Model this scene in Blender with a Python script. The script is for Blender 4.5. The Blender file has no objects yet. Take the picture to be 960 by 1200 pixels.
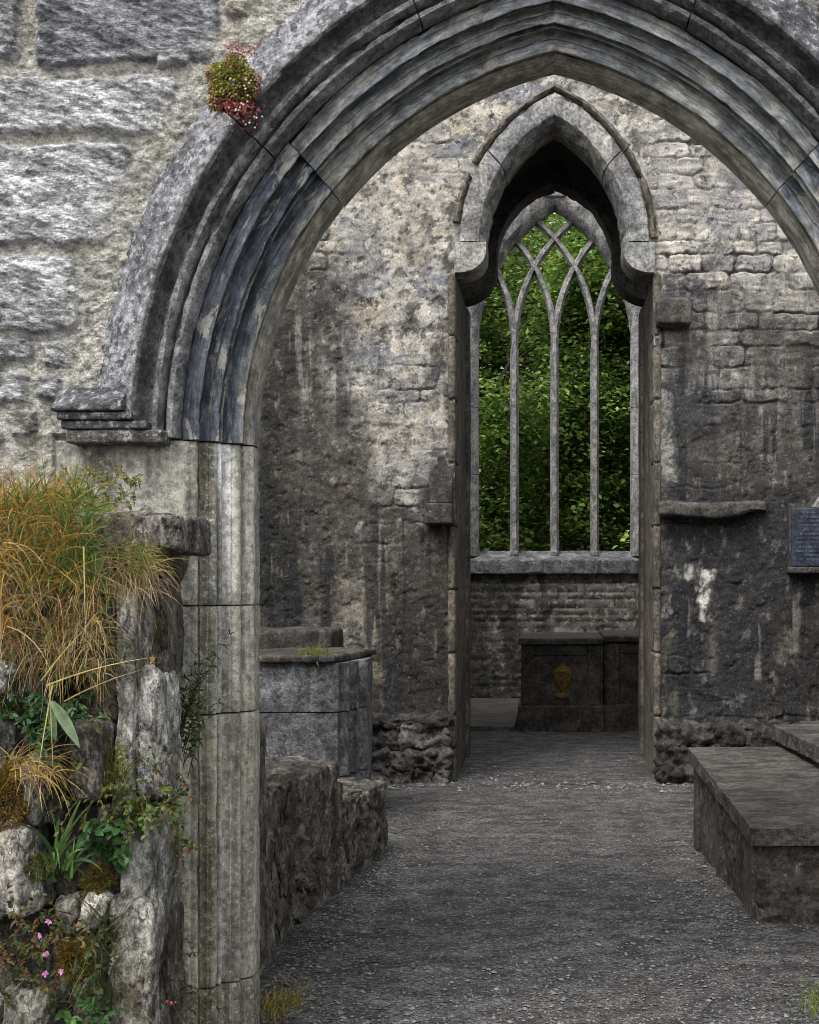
import bpy, bmesh, math, random
import numpy as np
from mathutils import Matrix, Vector
R_ = math.radians
rng = np.random.default_rng(7)
random.seed(7)
SC = bpy.context.scene
COL = SC.collection
F = 1750.0; VX, VY = 650.0, 680.0; EYE = 1.6

def W(px, py, Y):                       # photograph reading at a known distance -> metres
    return np.array([(px - VX) / F * Y, Y, EYE - (py - VY) / F * Y])

# ------------------------------------------------------------------ noise
def _h(ix, iy, iz, seed):
    n = (ix.astype(np.int64) * 374761393 + iy.astype(np.int64) * 668265263 + iz.astype(np.int64) * 2147483647 + seed * 974634777) & 0xFFFFFFFF
    n = ((n ^ (n >> 13)) * 1274126177) & 0xFFFFFFFF
    n = ((n ^ (n >> 16)) * 2246822519) & 0xFFFFFFFF
    return n ^ (n >> 15)
_G = np.array([[1,1,0],[-1,1,0],[1,-1,0],[-1,-1,0],[1,0,1],[-1,0,1],[1,0,-1],[-1,0,-1],[0,1,1],[0,-1,1],[0,1,-1],[0,-1,-1],[1,1,0],[-1,1,0],[0,-1,1],[0,-1,-1]], float)
def perlin(P, seed=0):
    i = np.floor(P).astype(np.int64); f = P - i
    u = f * f * f * (f * (f * 6 - 15) + 10)
    out = 0
    for dx in (0, 1):
        wx = u[:, 0] if dx else 1 - u[:, 0]
        for dy in (0, 1):
            wy = u[:, 1] if dy else 1 - u[:, 1]
            for dz in (0, 1):
                wz = u[:, 2] if dz else 1 - u[:, 2]
                g = _G[_h(i[:, 0] + dx, i[:, 1] + dy, i[:, 2] + dz, seed) & 15]
                d = g[:, 0] * (f[:, 0] - dx) + g[:, 1] * (f[:, 1] - dy) + g[:, 2] * (f[:, 2] - dz)
                out = out + wx * wy * wz * d
    return out
def fbm(P, scale=1.0, octv=4, seed=0, gain=0.5):
    P = np.asarray(P, float) * scale
    a = 1.0; s = 0; t = 0
    for k in range(octv):
        s = s + a * perlin(P * 2 ** k + 17.3 * k, seed + k); t += a; a *= gain
    return s / t * 1.6
def sst(a, b, x):
    t = np.clip((x - a) / (b - a), 0, 1); return t * t * (3 - 2 * t)
def terr(n, k):
    q = n * k; f = np.floor(q); return (f + sst(.72, 1., q - f)) / k
def lerp(a, b, t):
    t = np.asarray(t)[..., None]; return np.asarray(a) * (1 - t) + np.asarray(b) * t

# ------------------------------------------------------------------ objects
def tag(o, label=None, cat=None, group=None, kind=None):
    if label: o['label'] = label
    if cat: o['category'] = cat
    if group: o['group'] = group
    if kind: o['kind'] = kind
    return o
def thing(name, loc, label, cat, group=None):
    o = bpy.data.objects.new(name, None); COL.objects.link(o)
    o.location = loc; o.empty_display_size = 0.1
    return tag(o, label, cat, group)
def mesh(name, V, Fc, mat=None, col=None, uv=None, smooth=None):
    me = bpy.data.meshes.new(name)
    V = np.asarray(V, np.float32).reshape(-1, 3)
    if isinstance(Fc, np.ndarray):
        n, k = Fc.shape
        me.vertices.add(len(V)); me.vertices.foreach_set('co', V.ravel())
        me.loops.add(n * k); me.loops.foreach_set('vertex_index', Fc.astype(np.int32).ravel())
        me.polygons.add(n); me.polygons.foreach_set('loop_start', np.arange(0, n * k, k, dtype=np.int32))
        me.update(calc_edges=True); me.validate()
    else:
        me.from_pydata(V.tolist(), [], [list(map(int, f)) for f in Fc]); me.update()
    if col is not None:
        a = me.attributes.new('Col', 'FLOAT_COLOR', 'POINT')
        col = np.asarray(col); c = np.ones((len(V), 4), np.float32); c[:, :col.shape[1]] = np.clip(col, 0, 1); a.data.foreach_set('color', c.ravel())
    if uv is not None:
        l = np.zeros(len(me.loops), np.int32); me.loops.foreach_get('vertex_index', l)
        u = me.uv_layers.new(name='UVMap'); u.data.foreach_set('uv', np.asarray(uv, np.float32)[l].ravel())
    if mat: me.materials.append(mat)
    if smooth is not None:
        me.polygons.foreach_set('use_smooth', np.ones(len(me.polygons), bool))
        if smooth < 179: me.set_sharp_from_angle(angle=R_(smooth))
    return me
def part(name, me, parent, label=None):          # mesh in world metres, child of a thing
    o = bpy.data.objects.new(name, me); COL.objects.link(o)
    if parent is not None:
        o.parent = parent
        p = parent; loc = Vector((0, 0, 0))
        while p is not None:
            loc = loc + p.location; p = p.parent
        M = Matrix.Translation(loc)
        o.matrix_parent_inverse = M.inverted() if parent.parent is None and parent.type == 'EMPTY' else Matrix.Identity(4)
    if label: o['label'] = label
    return o
def single(name, me, base, label, cat, group=None):   # one mesh thing with its origin at its base
    me.transform(Matrix.Translation(-Vector(base)))
    o = bpy.data.objects.new(name, me); COL.objects.link(o); o.location = base
    return tag(o, label, cat, group)

class Acc:                                         # joins shapes into one mesh
    def __init__(s): s.V = []; s.Fc = []; s.C = []; s.n = 0
    def add(s, V, Fc, C=None):
        V = np.asarray(V, float); s.V.append(V)
        s.Fc += [[i + s.n for i in f] for f in (Fc.tolist() if isinstance(Fc, np.ndarray) else Fc)]
        C = np.broadcast_to(np.array([.3, .3, .3]) if C is None else np.asarray(C, float), (len(V), 3))
        s.C.append(C); s.n += len(V)
    def build(s, name, mat, smooth=None):
        return mesh(name, np.concatenate(s.V), s.Fc, mat, np.concatenate(s.C), smooth=smooth)

# ------------------------------------------------------------------ materials
class NB:
    def __init__(s, name):
        s.m = bpy.data.materials.new(name); s.m.use_nodes = True
        s.t = s.m.node_tree; s.t.nodes.clear()
        s.out = s.N('ShaderNodeOutputMaterial'); s.b = s.N('ShaderNodeBsdfPrincipled')
        s.t.links.new(s.b.outputs[0], s.out.inputs[0])
        s.geo = s.N('ShaderNodeNewGeometry'); s.pos = s.geo.outputs['Position']
    def N(s, t): return s.t.nodes.new(t)
    def L(s, a, b):
        if isinstance(a, (int, float)): b.default_value = a
        elif isinstance(a, (tuple, list)): b.default_value = tuple(a) + ((1,) if len(a) == 3 and len(b.default_value) == 4 else ())
        else: s.t.links.new(a, b)
    def map(s, v, sc=(1, 1, 1), rot=(0, 0, 0)):
        n = s.N('ShaderNodeMapping'); s.L(v, n.inputs[0]); n.inputs['Scale'].default_value = sc; n.inputs['Rotation'].default_value = rot
        return n.outputs[0]
    def noise(s, sc, det=6, ro=.55, v=None, dist=0.0):
        n = s.N('ShaderNodeTexNoise'); s.L(v if v is not None else s.pos, n.inputs['Vector'])
        n.inputs['Scale'].default_value = sc; n.inputs['Detail'].default_value = det; n.inputs['Roughness'].default_value = ro; n.inputs['Distortion'].default_value = dist
        return n.outputs[0]
    def voro(s, sc, v=None, feat='F1'):
        n = s.N('ShaderNodeTexVoronoi'); s.L(v if v is not None else s.pos, n.inputs['Vector']); n.inputs['Scale'].default_value = sc; n.feature = feat
        return n.outputs['Distance']
    def rng(s, v, a, b, c=0., d=1., smooth=True):
        n = s.N('ShaderNodeMapRange'); s.L(v, n.inputs[0]); n.interpolation_type = 'SMOOTHSTEP' if smooth else 'LINEAR'
        for k, x in zip((1, 2, 3, 4), (a, b, c, d)): n.inputs[k].default_value = x
        return n.outputs[0]
    def mix(s, f, a, b, mode='MIX'):
        n = s.N('ShaderNodeMix'); n.data_type = 'RGBA'; n.blend_type = mode
        s.L(f, n.inputs[0]); s.L(a, n.inputs[6]); s.L(b, n.inputs[7]); return n.outputs[2]
    def math(s, op, a, b=0.):
        n = s.N('ShaderNodeMath'); n.operation = op; s.L(a, n.inputs[0]); s.L(b, n.inputs[1]); return n.outputs[0]
    def attr(s, nm='Col'):
        n = s.N('ShaderNodeAttribute'); n.attribute_name = nm; s.alpha = n.outputs['Alpha']; return n.outputs['Color']
    def uv(s):
        n = s.N('ShaderNodeUVMap'); return n.outputs[0]
    def gray(s, v):
        n = s.N('ShaderNodeCombineColor')
        for i in range(3): s.L(v, n.inputs[i])
        return n.outputs[0]
    def bump(s, h, st, di, nrm=None):
        n = s.N('ShaderNodeBump'); n.inputs['Strength'].default_value = st; n.inputs['Distance'].default_value = di; s.L(h, n.inputs['Height'])
        if nrm is not None: s.L(nrm, n.inputs['Normal'])
        return n.outputs[0]
    def done(s, color, rough=.85, nrm=None, spec=.3):
        s.L(color, s.b.inputs['Base Color']); s.L(rough, s.b.inputs['Roughness'])
        s.b.inputs['Specular IOR Level'].default_value = spec
        if nrm is not None: s.L(nrm, s.b.inputs['Normal'])
        return s.m

def stone(name, c1, c2, sc=3., attr=False, var=(.55, 1.4), grain=(.72, 1.25), gsc=120, white=(.62, .72, .55), wcol=(.5, .5, .47), wsc=22,
          dark=(.60, .75, .6), dcol=(.03, .03, .03), dsc=5, stretch=(1, 1, 1), rot=(0, 0, 0), bump=(.6, .012), rough=.85, streak=None, warm=None, spec=.3, mask=False, lmask=False, n1s=9, crack=None, facet=None):
    b = NB(name)
    v = b.map(b.pos, stretch, rot)
    base = b.attr() if attr else b.mix(b.rng(b.noise(sc, 8, .6), .35, .65), c1, c2)
    n1 = b.noise(n1s, 10, .68, v, .3)
    if mask:
        mx = b.N('ShaderNodeMix'); mx.data_type = 'FLOAT'; b.L(b.alpha, mx.inputs[0]); b.L(b.rng(b.noise(24, 9, .72), .2, .8, .32, .68, False), mx.inputs[2]); b.L(n1, mx.inputs[3]); n1 = mx.outputs[0]
    col = b.mix(1., base, b.gray(b.rng(n1, .38, .63, var[0], var[1])), 'MULTIPLY')
    if warm: col = b.mix(b.rng(b.noise(warm[1], 7, .65), .5, .68, 0, warm[2]), col, warm[0])
    if streak:
        sv = b.map(b.pos, (7, 7, .55))
        col = b.mix(b.rng(b.noise(1.3, 8, .62, sv), streak[1], streak[2], 0, streak[3]), col, streak[0])
    df = b.rng(b.noise(dsc, 9, .7), dark[0], dark[1], 0, dark[2]); wf = b.rng(b.noise(wsc, 8, .72, v), white[0], white[1], 0, white[2])
    if lmask: df = b.math('MULTIPLY', df, b.alpha); wf = b.math('MULTIPLY', wf, b.alpha)
    col = b.mix(df, col, dcol); col = b.mix(wf, col, wcol)
    n2 = b.noise(gsc, 4, .7)
    col = b.mix(1., col, b.gray(b.rng(n2, .38, .62, grain[0], grain[1])), 'MULTIPLY')
    n3 = b.noise(38, 8, .7, b.map(b.pos, tuple(.5 + .5 * q for q in stretch), rot))
    col = b.mix(1., col, b.gray(b.rng(n3, .36, .60, .55, 1.3)), 'MULTIPLY')
    h = b.math('ADD', b.math('MULTIPLY', n1, 1.3), b.math('ADD', b.math('MULTIPLY', n3, .7), b.math('MULTIPLY', n2, .22)))
    if facet:
        vn = b.N('ShaderNodeTexVoronoi'); dn = b.N('ShaderNodeVectorMath'); dn.operation = 'ADD'
        wv = b.N('ShaderNodeTexNoise'); b.L(v, wv.inputs['Vector']); wv.inputs['Scale'].default_value = facet[0] * .8; wv.inputs['Detail'].default_value = 5; wv.inputs['Roughness'].default_value = .65
        wm = b.N('ShaderNodeVectorMath'); wm.operation = 'SCALE'; b.L(wv.outputs['Color'], wm.inputs[0]); wm.inputs['Scale'].default_value = 1.6 / facet[0]
        b.L(v, dn.inputs[0]); b.L(wm.outputs[0], dn.inputs[1]); b.L(dn.outputs[0], vn.inputs['Vector']); vn.inputs['Scale'].default_value = facet[0]
        sc_ = b.N('ShaderNodeSeparateColor'); b.L(vn.outputs['Color'], sc_.inputs[0]); fa_ = b.rng(sc_.outputs[0], 0, 1, 1 - facet[1], 1 + facet[1], False)
        if mask: fa_ = b.math('ADD', b.math('MULTIPLY', b.math('SUBTRACT', fa_, 1.), b.alpha), 1.)
        col = b.mix(1., col, b.gray(fa_), 'MULTIPLY'); fh = b.math('ADD', b.math('MULTIPLY', vn.outputs['Distance'], -.5), b.math('MULTIPLY', sc_.outputs[1], .5))
        if mask: fh = b.math('MULTIPLY', fh, b.alpha)
        h = b.math('ADD', h, fh)
    if crack:
        ck = b.rng(b.math('ABSOLUTE', b.math('SUBTRACT', b.noise(crack[0], 7, .62, v, .2), .5)), 0, crack[1], crack[2], 0)
        if mask: ck = b.math('MULTIPLY', ck, b.alpha)
        col = b.mix(ck, col, (.03, .028, .026)); h = b.math('SUBTRACT', h, b.math('MULTIPLY', ck, .35))
    return b.done(col, rough, b.bump(h, min(1, bump[0] * 1.25), bump[1] * 1.6), spec)

M_WALL = stone('cleft_rubble_stone', 0, 0, attr=True, stretch=(.7, .7, 1.6), rot=(0, R_(24), 0), var=(.72, 1.3), facet=(26, .28), white=(.56, .64, .5), wcol=(.62, .62, .61), wsc=26, dark=(.62, .74, .35), bump=(.9, .02), gsc=150, mask=True, n1s=15, crack=(5, .009, .6))
M_FAR = None
M_HOOD = stone('speckled_hood_stone', 0, 0, attr=True, stretch=(1, 1, 1), var=(.55, 1.4), white=(.54, .60, .55), wcol=(.40, .40, .42), wsc=38, dark=(.52, .58, .75), dsc=30, dcol=(.035, .035, .038), bump=(.9, .010), gsc=160, lmask=True)
M_TRAC = stone('pale_window_limestone', (.34, .33, .32), (.22, .22, .22), sc=2.5, streak=((.42, .41, .39), .52, .66, .6), white=(.66, .76, .5), dark=(.58, .75, .55), dsc=4, bump=(.35, .01))
M_RING = stone('pale_tower_arch_stone', (.33, .32, .29), (.19, .19, .19), sc=2.2, streak=((.44, .42, .38), .52, .66, .5), dark=(.55, .74, .6), dsc=3, bump=(.45, .012))
M_VAULT = stone('shade_toned_vault_stone', (.085, .078, .068), (.05, .047, .042), white=(.75, .85, .2), bump=(.5, .02))  # dark stained vault stone, with the passage's shade worked into its colour
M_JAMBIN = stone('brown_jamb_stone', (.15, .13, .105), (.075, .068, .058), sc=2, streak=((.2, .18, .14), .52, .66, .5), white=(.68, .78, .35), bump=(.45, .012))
M_DARK = stone('dark_tomb_stone', (.085, .073, .062), (.045, .041, .038), sc=3, streak=((.13, .115, .1), .5, .68, .6), white=(.60, .66, .5), wcol=(.3, .285, .26), wsc=14, dark=(.55, .7, .6), dcol=(.018, .016, .015), bump=(.55, .014), rough=.72)
M_SLAB = stone('worn_slab_top', (.10, .094, .086), (.06, .057, .053), sc=2.5, stretch=(.8, 1.5, 1), rot=(0, 0, R_(-14)), white=(.6, .72, .3), wcol=(.24, .22, .19), dark=(.56, .7, .5), bump=(.6, .014), rough=.55, warm=((.13, .1, .06), 2.2, .2))
M_TOMBF = stone('brown_chest_tomb_stone', (.095, .078, .06), (.055, .05, .043), sc=2, white=(.7, .8, .2), wcol=(.15, .14, .12), bump=(.4, .01), rough=.8)
M_BENCH = stone('mossy_block_stone', facet=(12, .4), c1=(.32, .29, .25), c2=(.15, .14, .122), sc=5, streak=((.06, .057, .055), .52, .66, .6), white=(.58, .66, .6), wcol=(.4, .385, .35), wsc=16, warm=((.10, .085, .03), 3, .5), bump=(1., .03), crack=(4, .012, .7))
M_BLUE = stone('blue_grey_pier_stone', (.2, .205, .215), (.12, .122, .125), sc=3, streak=((.05, .05, .052), .52, .68, .8), white=(.6, .7, .5), wcol=(.38, .38, .38), wsc=45, dark=(.56, .7, .5), bump=(.7, .016))
M_ROCK = stone('lichen_rubble_rock', 0, 0, attr=True, stretch=(1.7, 1.2, .6), facet=(22, .3), var=(.55, 1.5), white=(.56, .68, .65), wcol=(.58, .57, .53), wsc=22, dark=(.55, .64, .5), dsc=14, crack=(5, .011, .7), bump=(1., .025), warm=((.13, .085, .03), 5, .6))
M_SOIL = stone('mossy_rubble_infill', 0, 0, attr=True, var=(.3, 1.6), white=(.64, .74, .6), wcol=(.3, .28, .25), wsc=30, dark=(.5, .65, .7), dsc=9, dcol=(.015, .014, .011), bump=(1., .03))

def plaster_mat():
    b = NB('stained_old_plaster'); col = b.attr(); al = b.alpha
    col = b.mix(1., col, b.gray(b.rng(b.noise(6, 9, .62), .38, .62, .75, 1.22)), 'MULTIPLY')
    pits = b.rng(b.noise(19, 7, .68), .575, .615); spk = b.rng(b.noise(52, 5, .7), .585, .62)
    fl = b.math('MULTIPLY', b.rng(b.noise(11, 8, .7), .55, .575, 0, .55), al)
    col = b.mix(fl, col, (.52, .49, .42))
    col = b.mix(b.math('MULTIPLY', pits, .75), col, (.05, .045, .04)); col = b.mix(b.math('MULTIPLY', spk, .55), col, (.06, .055, .05))
    col = b.mix(b.math('MULTIPLY', b.rng(b.noise(64, 4, .7), .6, .63, 0, .5), b.math('ADD', b.math('MULTIPLY', al, .7), .3)), col, (.5, .48, .42))
    col = b.mix(1., col, b.gray(b.rng(b.noise(95, 3, .7), .36, .64, .72, 1.25)), 'MULTIPLY')
    h = b.math('SUBTRACT', b.math('ADD', b.math('MULTIPLY', b.noise(24, 8, .68), .8), b.math('MULTIPLY', b.noise(80, 4, .7), .3)), b.math('MULTIPLY', pits, .35))
    return b.done(col, .9, b.bump(h, .6, .010), .2)
M_FAR = plaster_mat()
def arch_mat(name, white=.65):
    b = NB(name); uv = b.uv()
    base = b.attr()
    sv = b.map(uv, (3.4, 7, 1)); s1 = b.noise(1.7, 9, .66, sv, .5)
    col = b.mix(1., base, b.gray(b.rng(s1, .40, .62, .7, 1.4)), 'MULTIPLY')
    sv2 = b.map(uv, (9, 60, 1)); s2 = b.noise(1.4, 6, .6, sv2)
    col = b.mix(1., col, b.gray(b.rng(s2, .38, .62, .7, 1.25)), 'MULTIPLY')
    pv = b.map(uv, (2.2, 6.5, 1))
    col = b.mix(b.rng(b.noise(1.9, 9, .7, pv, .8), .53, .575, 0, white), col, (.46, .44, .375))
    col = b.mix(b.rng(b.noise(1.6, 8, .66, b.map(uv, (1.3, 9, 1), (0, 0, .3)), .5), .57, .63, 0, .5), col, (.17, .185, .215))
    col = b.mix(b.rng(b.noise(16, 9, .72, b.map(uv, (.7, 1.5, 1))), .6, .7, 0, .35), col, (.4, .4, .39))
    col = b.mix(b.rng(b.noise(4, 9, .7), .56, .72, 0, .65), col, (.03, .032, .036))
    n2 = b.noise(170, 5, .75)
    col = b.mix(1., col, b.gray(b.rng(n2, .3, .7, .72, 1.25)), 'MULTIPLY')
    n3 = b.noise(30, 8, .68)
    col = b.mix(1., col, b.gray(b.rng(n3, .36, .62, .75, 1.2)), 'MULTIPLY')
    h = b.math('ADD', b.math('MULTIPLY', n3, .9), b.math('ADD', b.math('MULTIPLY', n2, .25), b.math('MULTIPLY', s2, .35)))
    return b.done(col, .78, b.bump(h, .55, .008), .3)
M_ARCH = arch_mat('weathered_moulded_limestone')
def jamb_mat():
    b = NB('lichened_jamb_limestone'); base = b.attr()
    vv = b.map(b.pos, (16, 16, .9))
    s1 = b.noise(1.4, 7, .6, vv)
    col = b.mix(1., base, b.gray(b.rng(s1, .38, .62, .68, 1.25)), 'MULTIPLY')
    col = b.mix(b.rng(b.noise(70, 6, .75), .54, .60, 0, .6), col, (.6, .59, .54))
    col = b.mix(b.rng(b.noise(45, 8, .75), .58, .7, 0, .6), col, (.05, .048, .04))
    col = b.mix(b.rng(b.noise(3.2, 8, .68), .56, .68, 0, .5), col, (.2, .17, .085))
    n2 = b.noise(190, 5, .75)
    col = b.mix(1., col, b.gray(b.rng(n2, .3, .7, .7, 1.28)), 'MULTIPLY')
    n3 = b.noise(34, 8, .7)
    col = b.mix(1., col, b.gray(b.rng(n3, .36, .62, .6, 1.3)), 'MULTIPLY')
    return b.done(col, .85, b.bump(b.math('ADD', n3, b.math('MULTIPLY', n2, .35)), .8, .012), .25)
M_JAMB = jamb_mat()

def ground_mat():
    b = NB('grey_gravel')
    big = b.noise(.7, 8, .6); med = b.noise(6, 9, .7, b.map(b.pos, (.8, 1.1, 1)))
    col = b.mix(b.rng(big, .35, .68), (.115, .112, .112), (.17, .166, .163))
    col = b.mix(1., col, b.gray(b.rng(med, .38, .64, .55, 1.35)), 'MULTIPLY')
    vo = b.voro(75); n = b.noise(160, 4, .7); n60 = b.noise(60, 6, .75)
    col = b.mix(1., col, b.gray(b.rng(n60, .37, .62, .6, 1.45)), 'MULTIPLY')
    col = b.mix(b.rng(n, .62, .72, 0, .5), col, (.36, .35, .34))
    col = b.mix(b.rng(b.noise(1.4, 7, .6), .56, .72, 0, .35), col, (.12, .095, .07))
    for sc_, am_ in ((55, .36), (95, .3)):
        vn = b.N('ShaderNodeTexVoronoi'); b.L(b.pos, vn.inputs['Vector']); vn.inputs['Scale'].default_value = sc_
        sp = b.N('ShaderNodeSeparateColor'); b.L(vn.outputs['Color'], sp.inputs[0])
        col = b.mix(1., col, b.gray(b.rng(sp.outputs[0], 0, 1, 1 - am_, 1 + am_, False)), 'MULTIPLY')
    h = b.math('ADD', b.math('MULTIPLY', n60, 1.), b.math('ADD', b.math('MULTIPLY', vo, -1.6), b.math('MULTIPLY', n, .5)))
    return b.done(col, .9, b.bump(h, 1., .022), .25)
M_GRAV = ground_mat()
def col_mat(name, rough=.6, spec=.3, trans=0., var=(.75, 1.25), sc=40):
    b = NB(name)
    col = b.mix(1., b.attr(), b.gray(b.rng(b.noise(sc, 3, .6), .3, .7, var[0], var[1])), 'MULTIPLY')
    m = b.done(col, rough, None, spec)
    if trans:
        t = b.N('ShaderNodeBsdfTranslucent'); b.L(col, t.inputs[0]); mx = b.N('ShaderNodeMixShader'); mx.inputs[0].default_value = trans
        b.L(b.b.outputs[0], mx.inputs[1]); b.L(t.outputs[0], mx.inputs[2]); b.L(mx.outputs[0], b.out.inputs[0])
    return m
M_PEB = col_mat('loose_pebbles', .85, .2)
M_LEAF = col_mat('plant_leaf', .5, .35, .3)
M_GRASS = col_mat('grass_blade', .6, .3, .25, sc=25)
M_TREE = col_mat('tree_leaf', .45, .4, .4, (.6, 1.4), 1.5)
M_FLOW = col_mat('flower_petal', .6, .2, .2)
M_MOSS = stone('cushion_moss', 0, 0, attr=True, var=(.5, 1.5), white=(.8, .9, .0), dark=(.6, .7, .4), bump=(1., .02), gsc=200)
M_BARK = stone('grey_brown_bark', (.06, .05, .04), (.03, .027, .022), stretch=(3, 3, .5), bump=(1., .03), white=(.7, .8, .3), wcol=(.15, .16, .12))
M_SLATE = stone('blue_black_slate', (.035, .045, .068), (.02, .026, .042), sc=6, white=(.8, .9, 0), dark=(.7, .8, .3), bump=(.2, .004), rough=.5, spec=.4)
M_INSC = stone('worn_inscription', (.075, .085, .105), (.05, .06, .075), sc=30, white=(.8, .9, 0), bump=(.1, .002))
M_URN = stone('ochre_urn_relief', (.26, .155, .03), (.12, .075, .02), sc=9, white=(.8, .9, 0), dark=(.52, .68, .6), dsc=22, dcol=(.06, .045, .02), bump=(.4, .006), rough=.65)

# ------------------------------------------------------------------ shape helpers
def grid_faces(nu, nv, wrap_u=False):
    i = np.arange(nu if wrap_u else nu - 1); j = np.arange(nv - 1)
    I, J = np.meshgrid(i, j, indexing='ij'); I = I.ravel(); J = J.ravel(); I2 = (I + 1) % nu
    return np.stack([I * nv + J, I2 * nv + J, I2 * nv + J + 1, I * nv + J + 1], 1)
def axis_pts(h, r, n):
    if h <= r * 1.2: return np.linspace(-h, h, 5)
    return np.concatenate([[-h, -h + r * .3, -h + r * .65], np.linspace(-h + r, h - r, max(2, n)), [h - r * .65, h - r * .3, h]])
def sbox(x0, x1, y0, y1, z0, z1, r=.015, step=.05, amp=.004, nsc=7., seed=0, warp=None, pw=None, oct=4, chip=0.):
    """rounded, slightly uneven stone block as one closed surface"""
    c = np.array([(x0 + x1) / 2, (y0 + y1) / 2, (z0 + z1) / 2]); h = np.array([x1 - x0, y1 - y0, z1 - z0]) / 2
    r = min(r, h.min() * .8)
    ax = [axis_pts(h[k], r, int(2 * h[k] / step) + 2) for k in range(3)]
    V = []; Fc = []; n = 0
    for k in range(3):
        a, b_ = [(1, 2), (2, 0), (0, 1)][k]
        A, B = np.meshgrid(ax[a], ax[b_], indexing='ij')
        for sgn in (-1, 1):
            P = np.zeros((A.size, 3)); P[:, a] = A.ravel(); P[:, b_] = B.ravel(); P[:, k] = sgn * h[k]
            f = grid_faces(len(ax[a]), len(ax[b_]))
            if sgn < 0: f = f[:, ::-1]
            V.append(P); Fc.append(f + n); n += len(P)
    P = np.concatenate(V); Fc = np.concatenate(Fc)
    key = np.round(P / 1e-5).astype(np.int64); _, idx, inv = np.unique(key, axis=0, return_index=True, return_inverse=True)
    P = P[idx]; Fc = inv.ravel()[Fc]
    q = np.clip(P, -(h - r), h - r); d = P - q; l = np.linalg.norm(d, axis=1); nrm = d / np.maximum(l, 1e-9)[:, None]
    if pw:                                     # boulder: pull towards a superellipsoid
        u = P / h; rr = (np.abs(u) ** pw).sum(1) ** (1 / pw); P2 = P / rr[:, None]; nrm = P2 / h ** 2; nrm /= np.linalg.norm(nrm, axis=1)[:, None]; P = P2
    else: P = q + nrm * r
    S = P + c + seed * 3.7
    P = P + nrm * (fbm(S, nsc, oct, seed, .55) * amp)[:, None]
    if chip:
        k = fbm(S, nsc * .8, 3, seed + 50); P = P - nrm * (sst(.18, .5, k) * chip)[:, None] * np.clip(np.linalg.norm(nrm, axis=1), 0, 1)[:, None]
    P = P + c
    if warp: P = warp(P)
    return P, Fc
def rotz(P, a, c):
    ca, sa = math.cos(a), math.sin(a); Q = P - c
    return np.stack([Q[:, 0] * ca - Q[:, 1] * sa, Q[:, 0] * sa + Q[:, 1] * ca, Q[:, 2]], 1) + c
def roty(P, a, c):
    ca, sa = math.cos(a), math.sin(a); Q = P - c
    return np.stack([Q[:, 0] * ca + Q[:, 2] * sa, Q[:, 1], -Q[:, 0] * sa + Q[:, 2] * ca], 1) + c
def ext_poly(poly, y0, y1):
    """outline in XZ extruded along Y"""
    n = len(poly); V = [(x, y0, z) for x, z in poly] + [(x, y1, z) for x, z in poly]
    Fc = [list(range(n)), list(range(2 * n - 1, n - 1, -1))] + [[i, i + n, (i + 1) % n + n, (i + 1) % n] for i in range(n)]
    return np.array(V), Fc
def arc_pts(cx, Rr, zs, n=24):
    ta = math.acos(cx / Rr)
    L = [(cx - Rr * math.cos(t), zs + Rr * math.sin(t)) for t in np.linspace(0, ta, n)]
    return L + [(-x, z) for x, z in reversed(L[:-1])]
def wall_with_opening(x0, x1, z1, half, zs, cx, Rr, y0, y1):
    """solid wall pierced by a pointed opening that reaches the floor, as one closed outline"""
    poly = [(x0, -.3), (x0, z1), (x1, z1), (x1, -.3), (half, -.3)] + [(x, z) for x, z in reversed(arc_pts(cx, Rr, zs))] + [(-half, -.3)]
    V, Fc = ext_poly(poly, y0, y1)
    bm = bmesh.new(); vs = [bm.verts.new(v) for v in V]
    for f in Fc: bm.faces.new([vs[i] for i in f])
    bm.normal_update()
    bmesh.ops.triangulate(bm, faces=[f for f in bm.faces if len(f.verts) > 4]); bm.verts.index_update()
    out = np.array([v.co[:] for v in bm.verts]), [[v.index for v in f.verts] for f in bm.faces]
    bm.free(); return out

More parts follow.
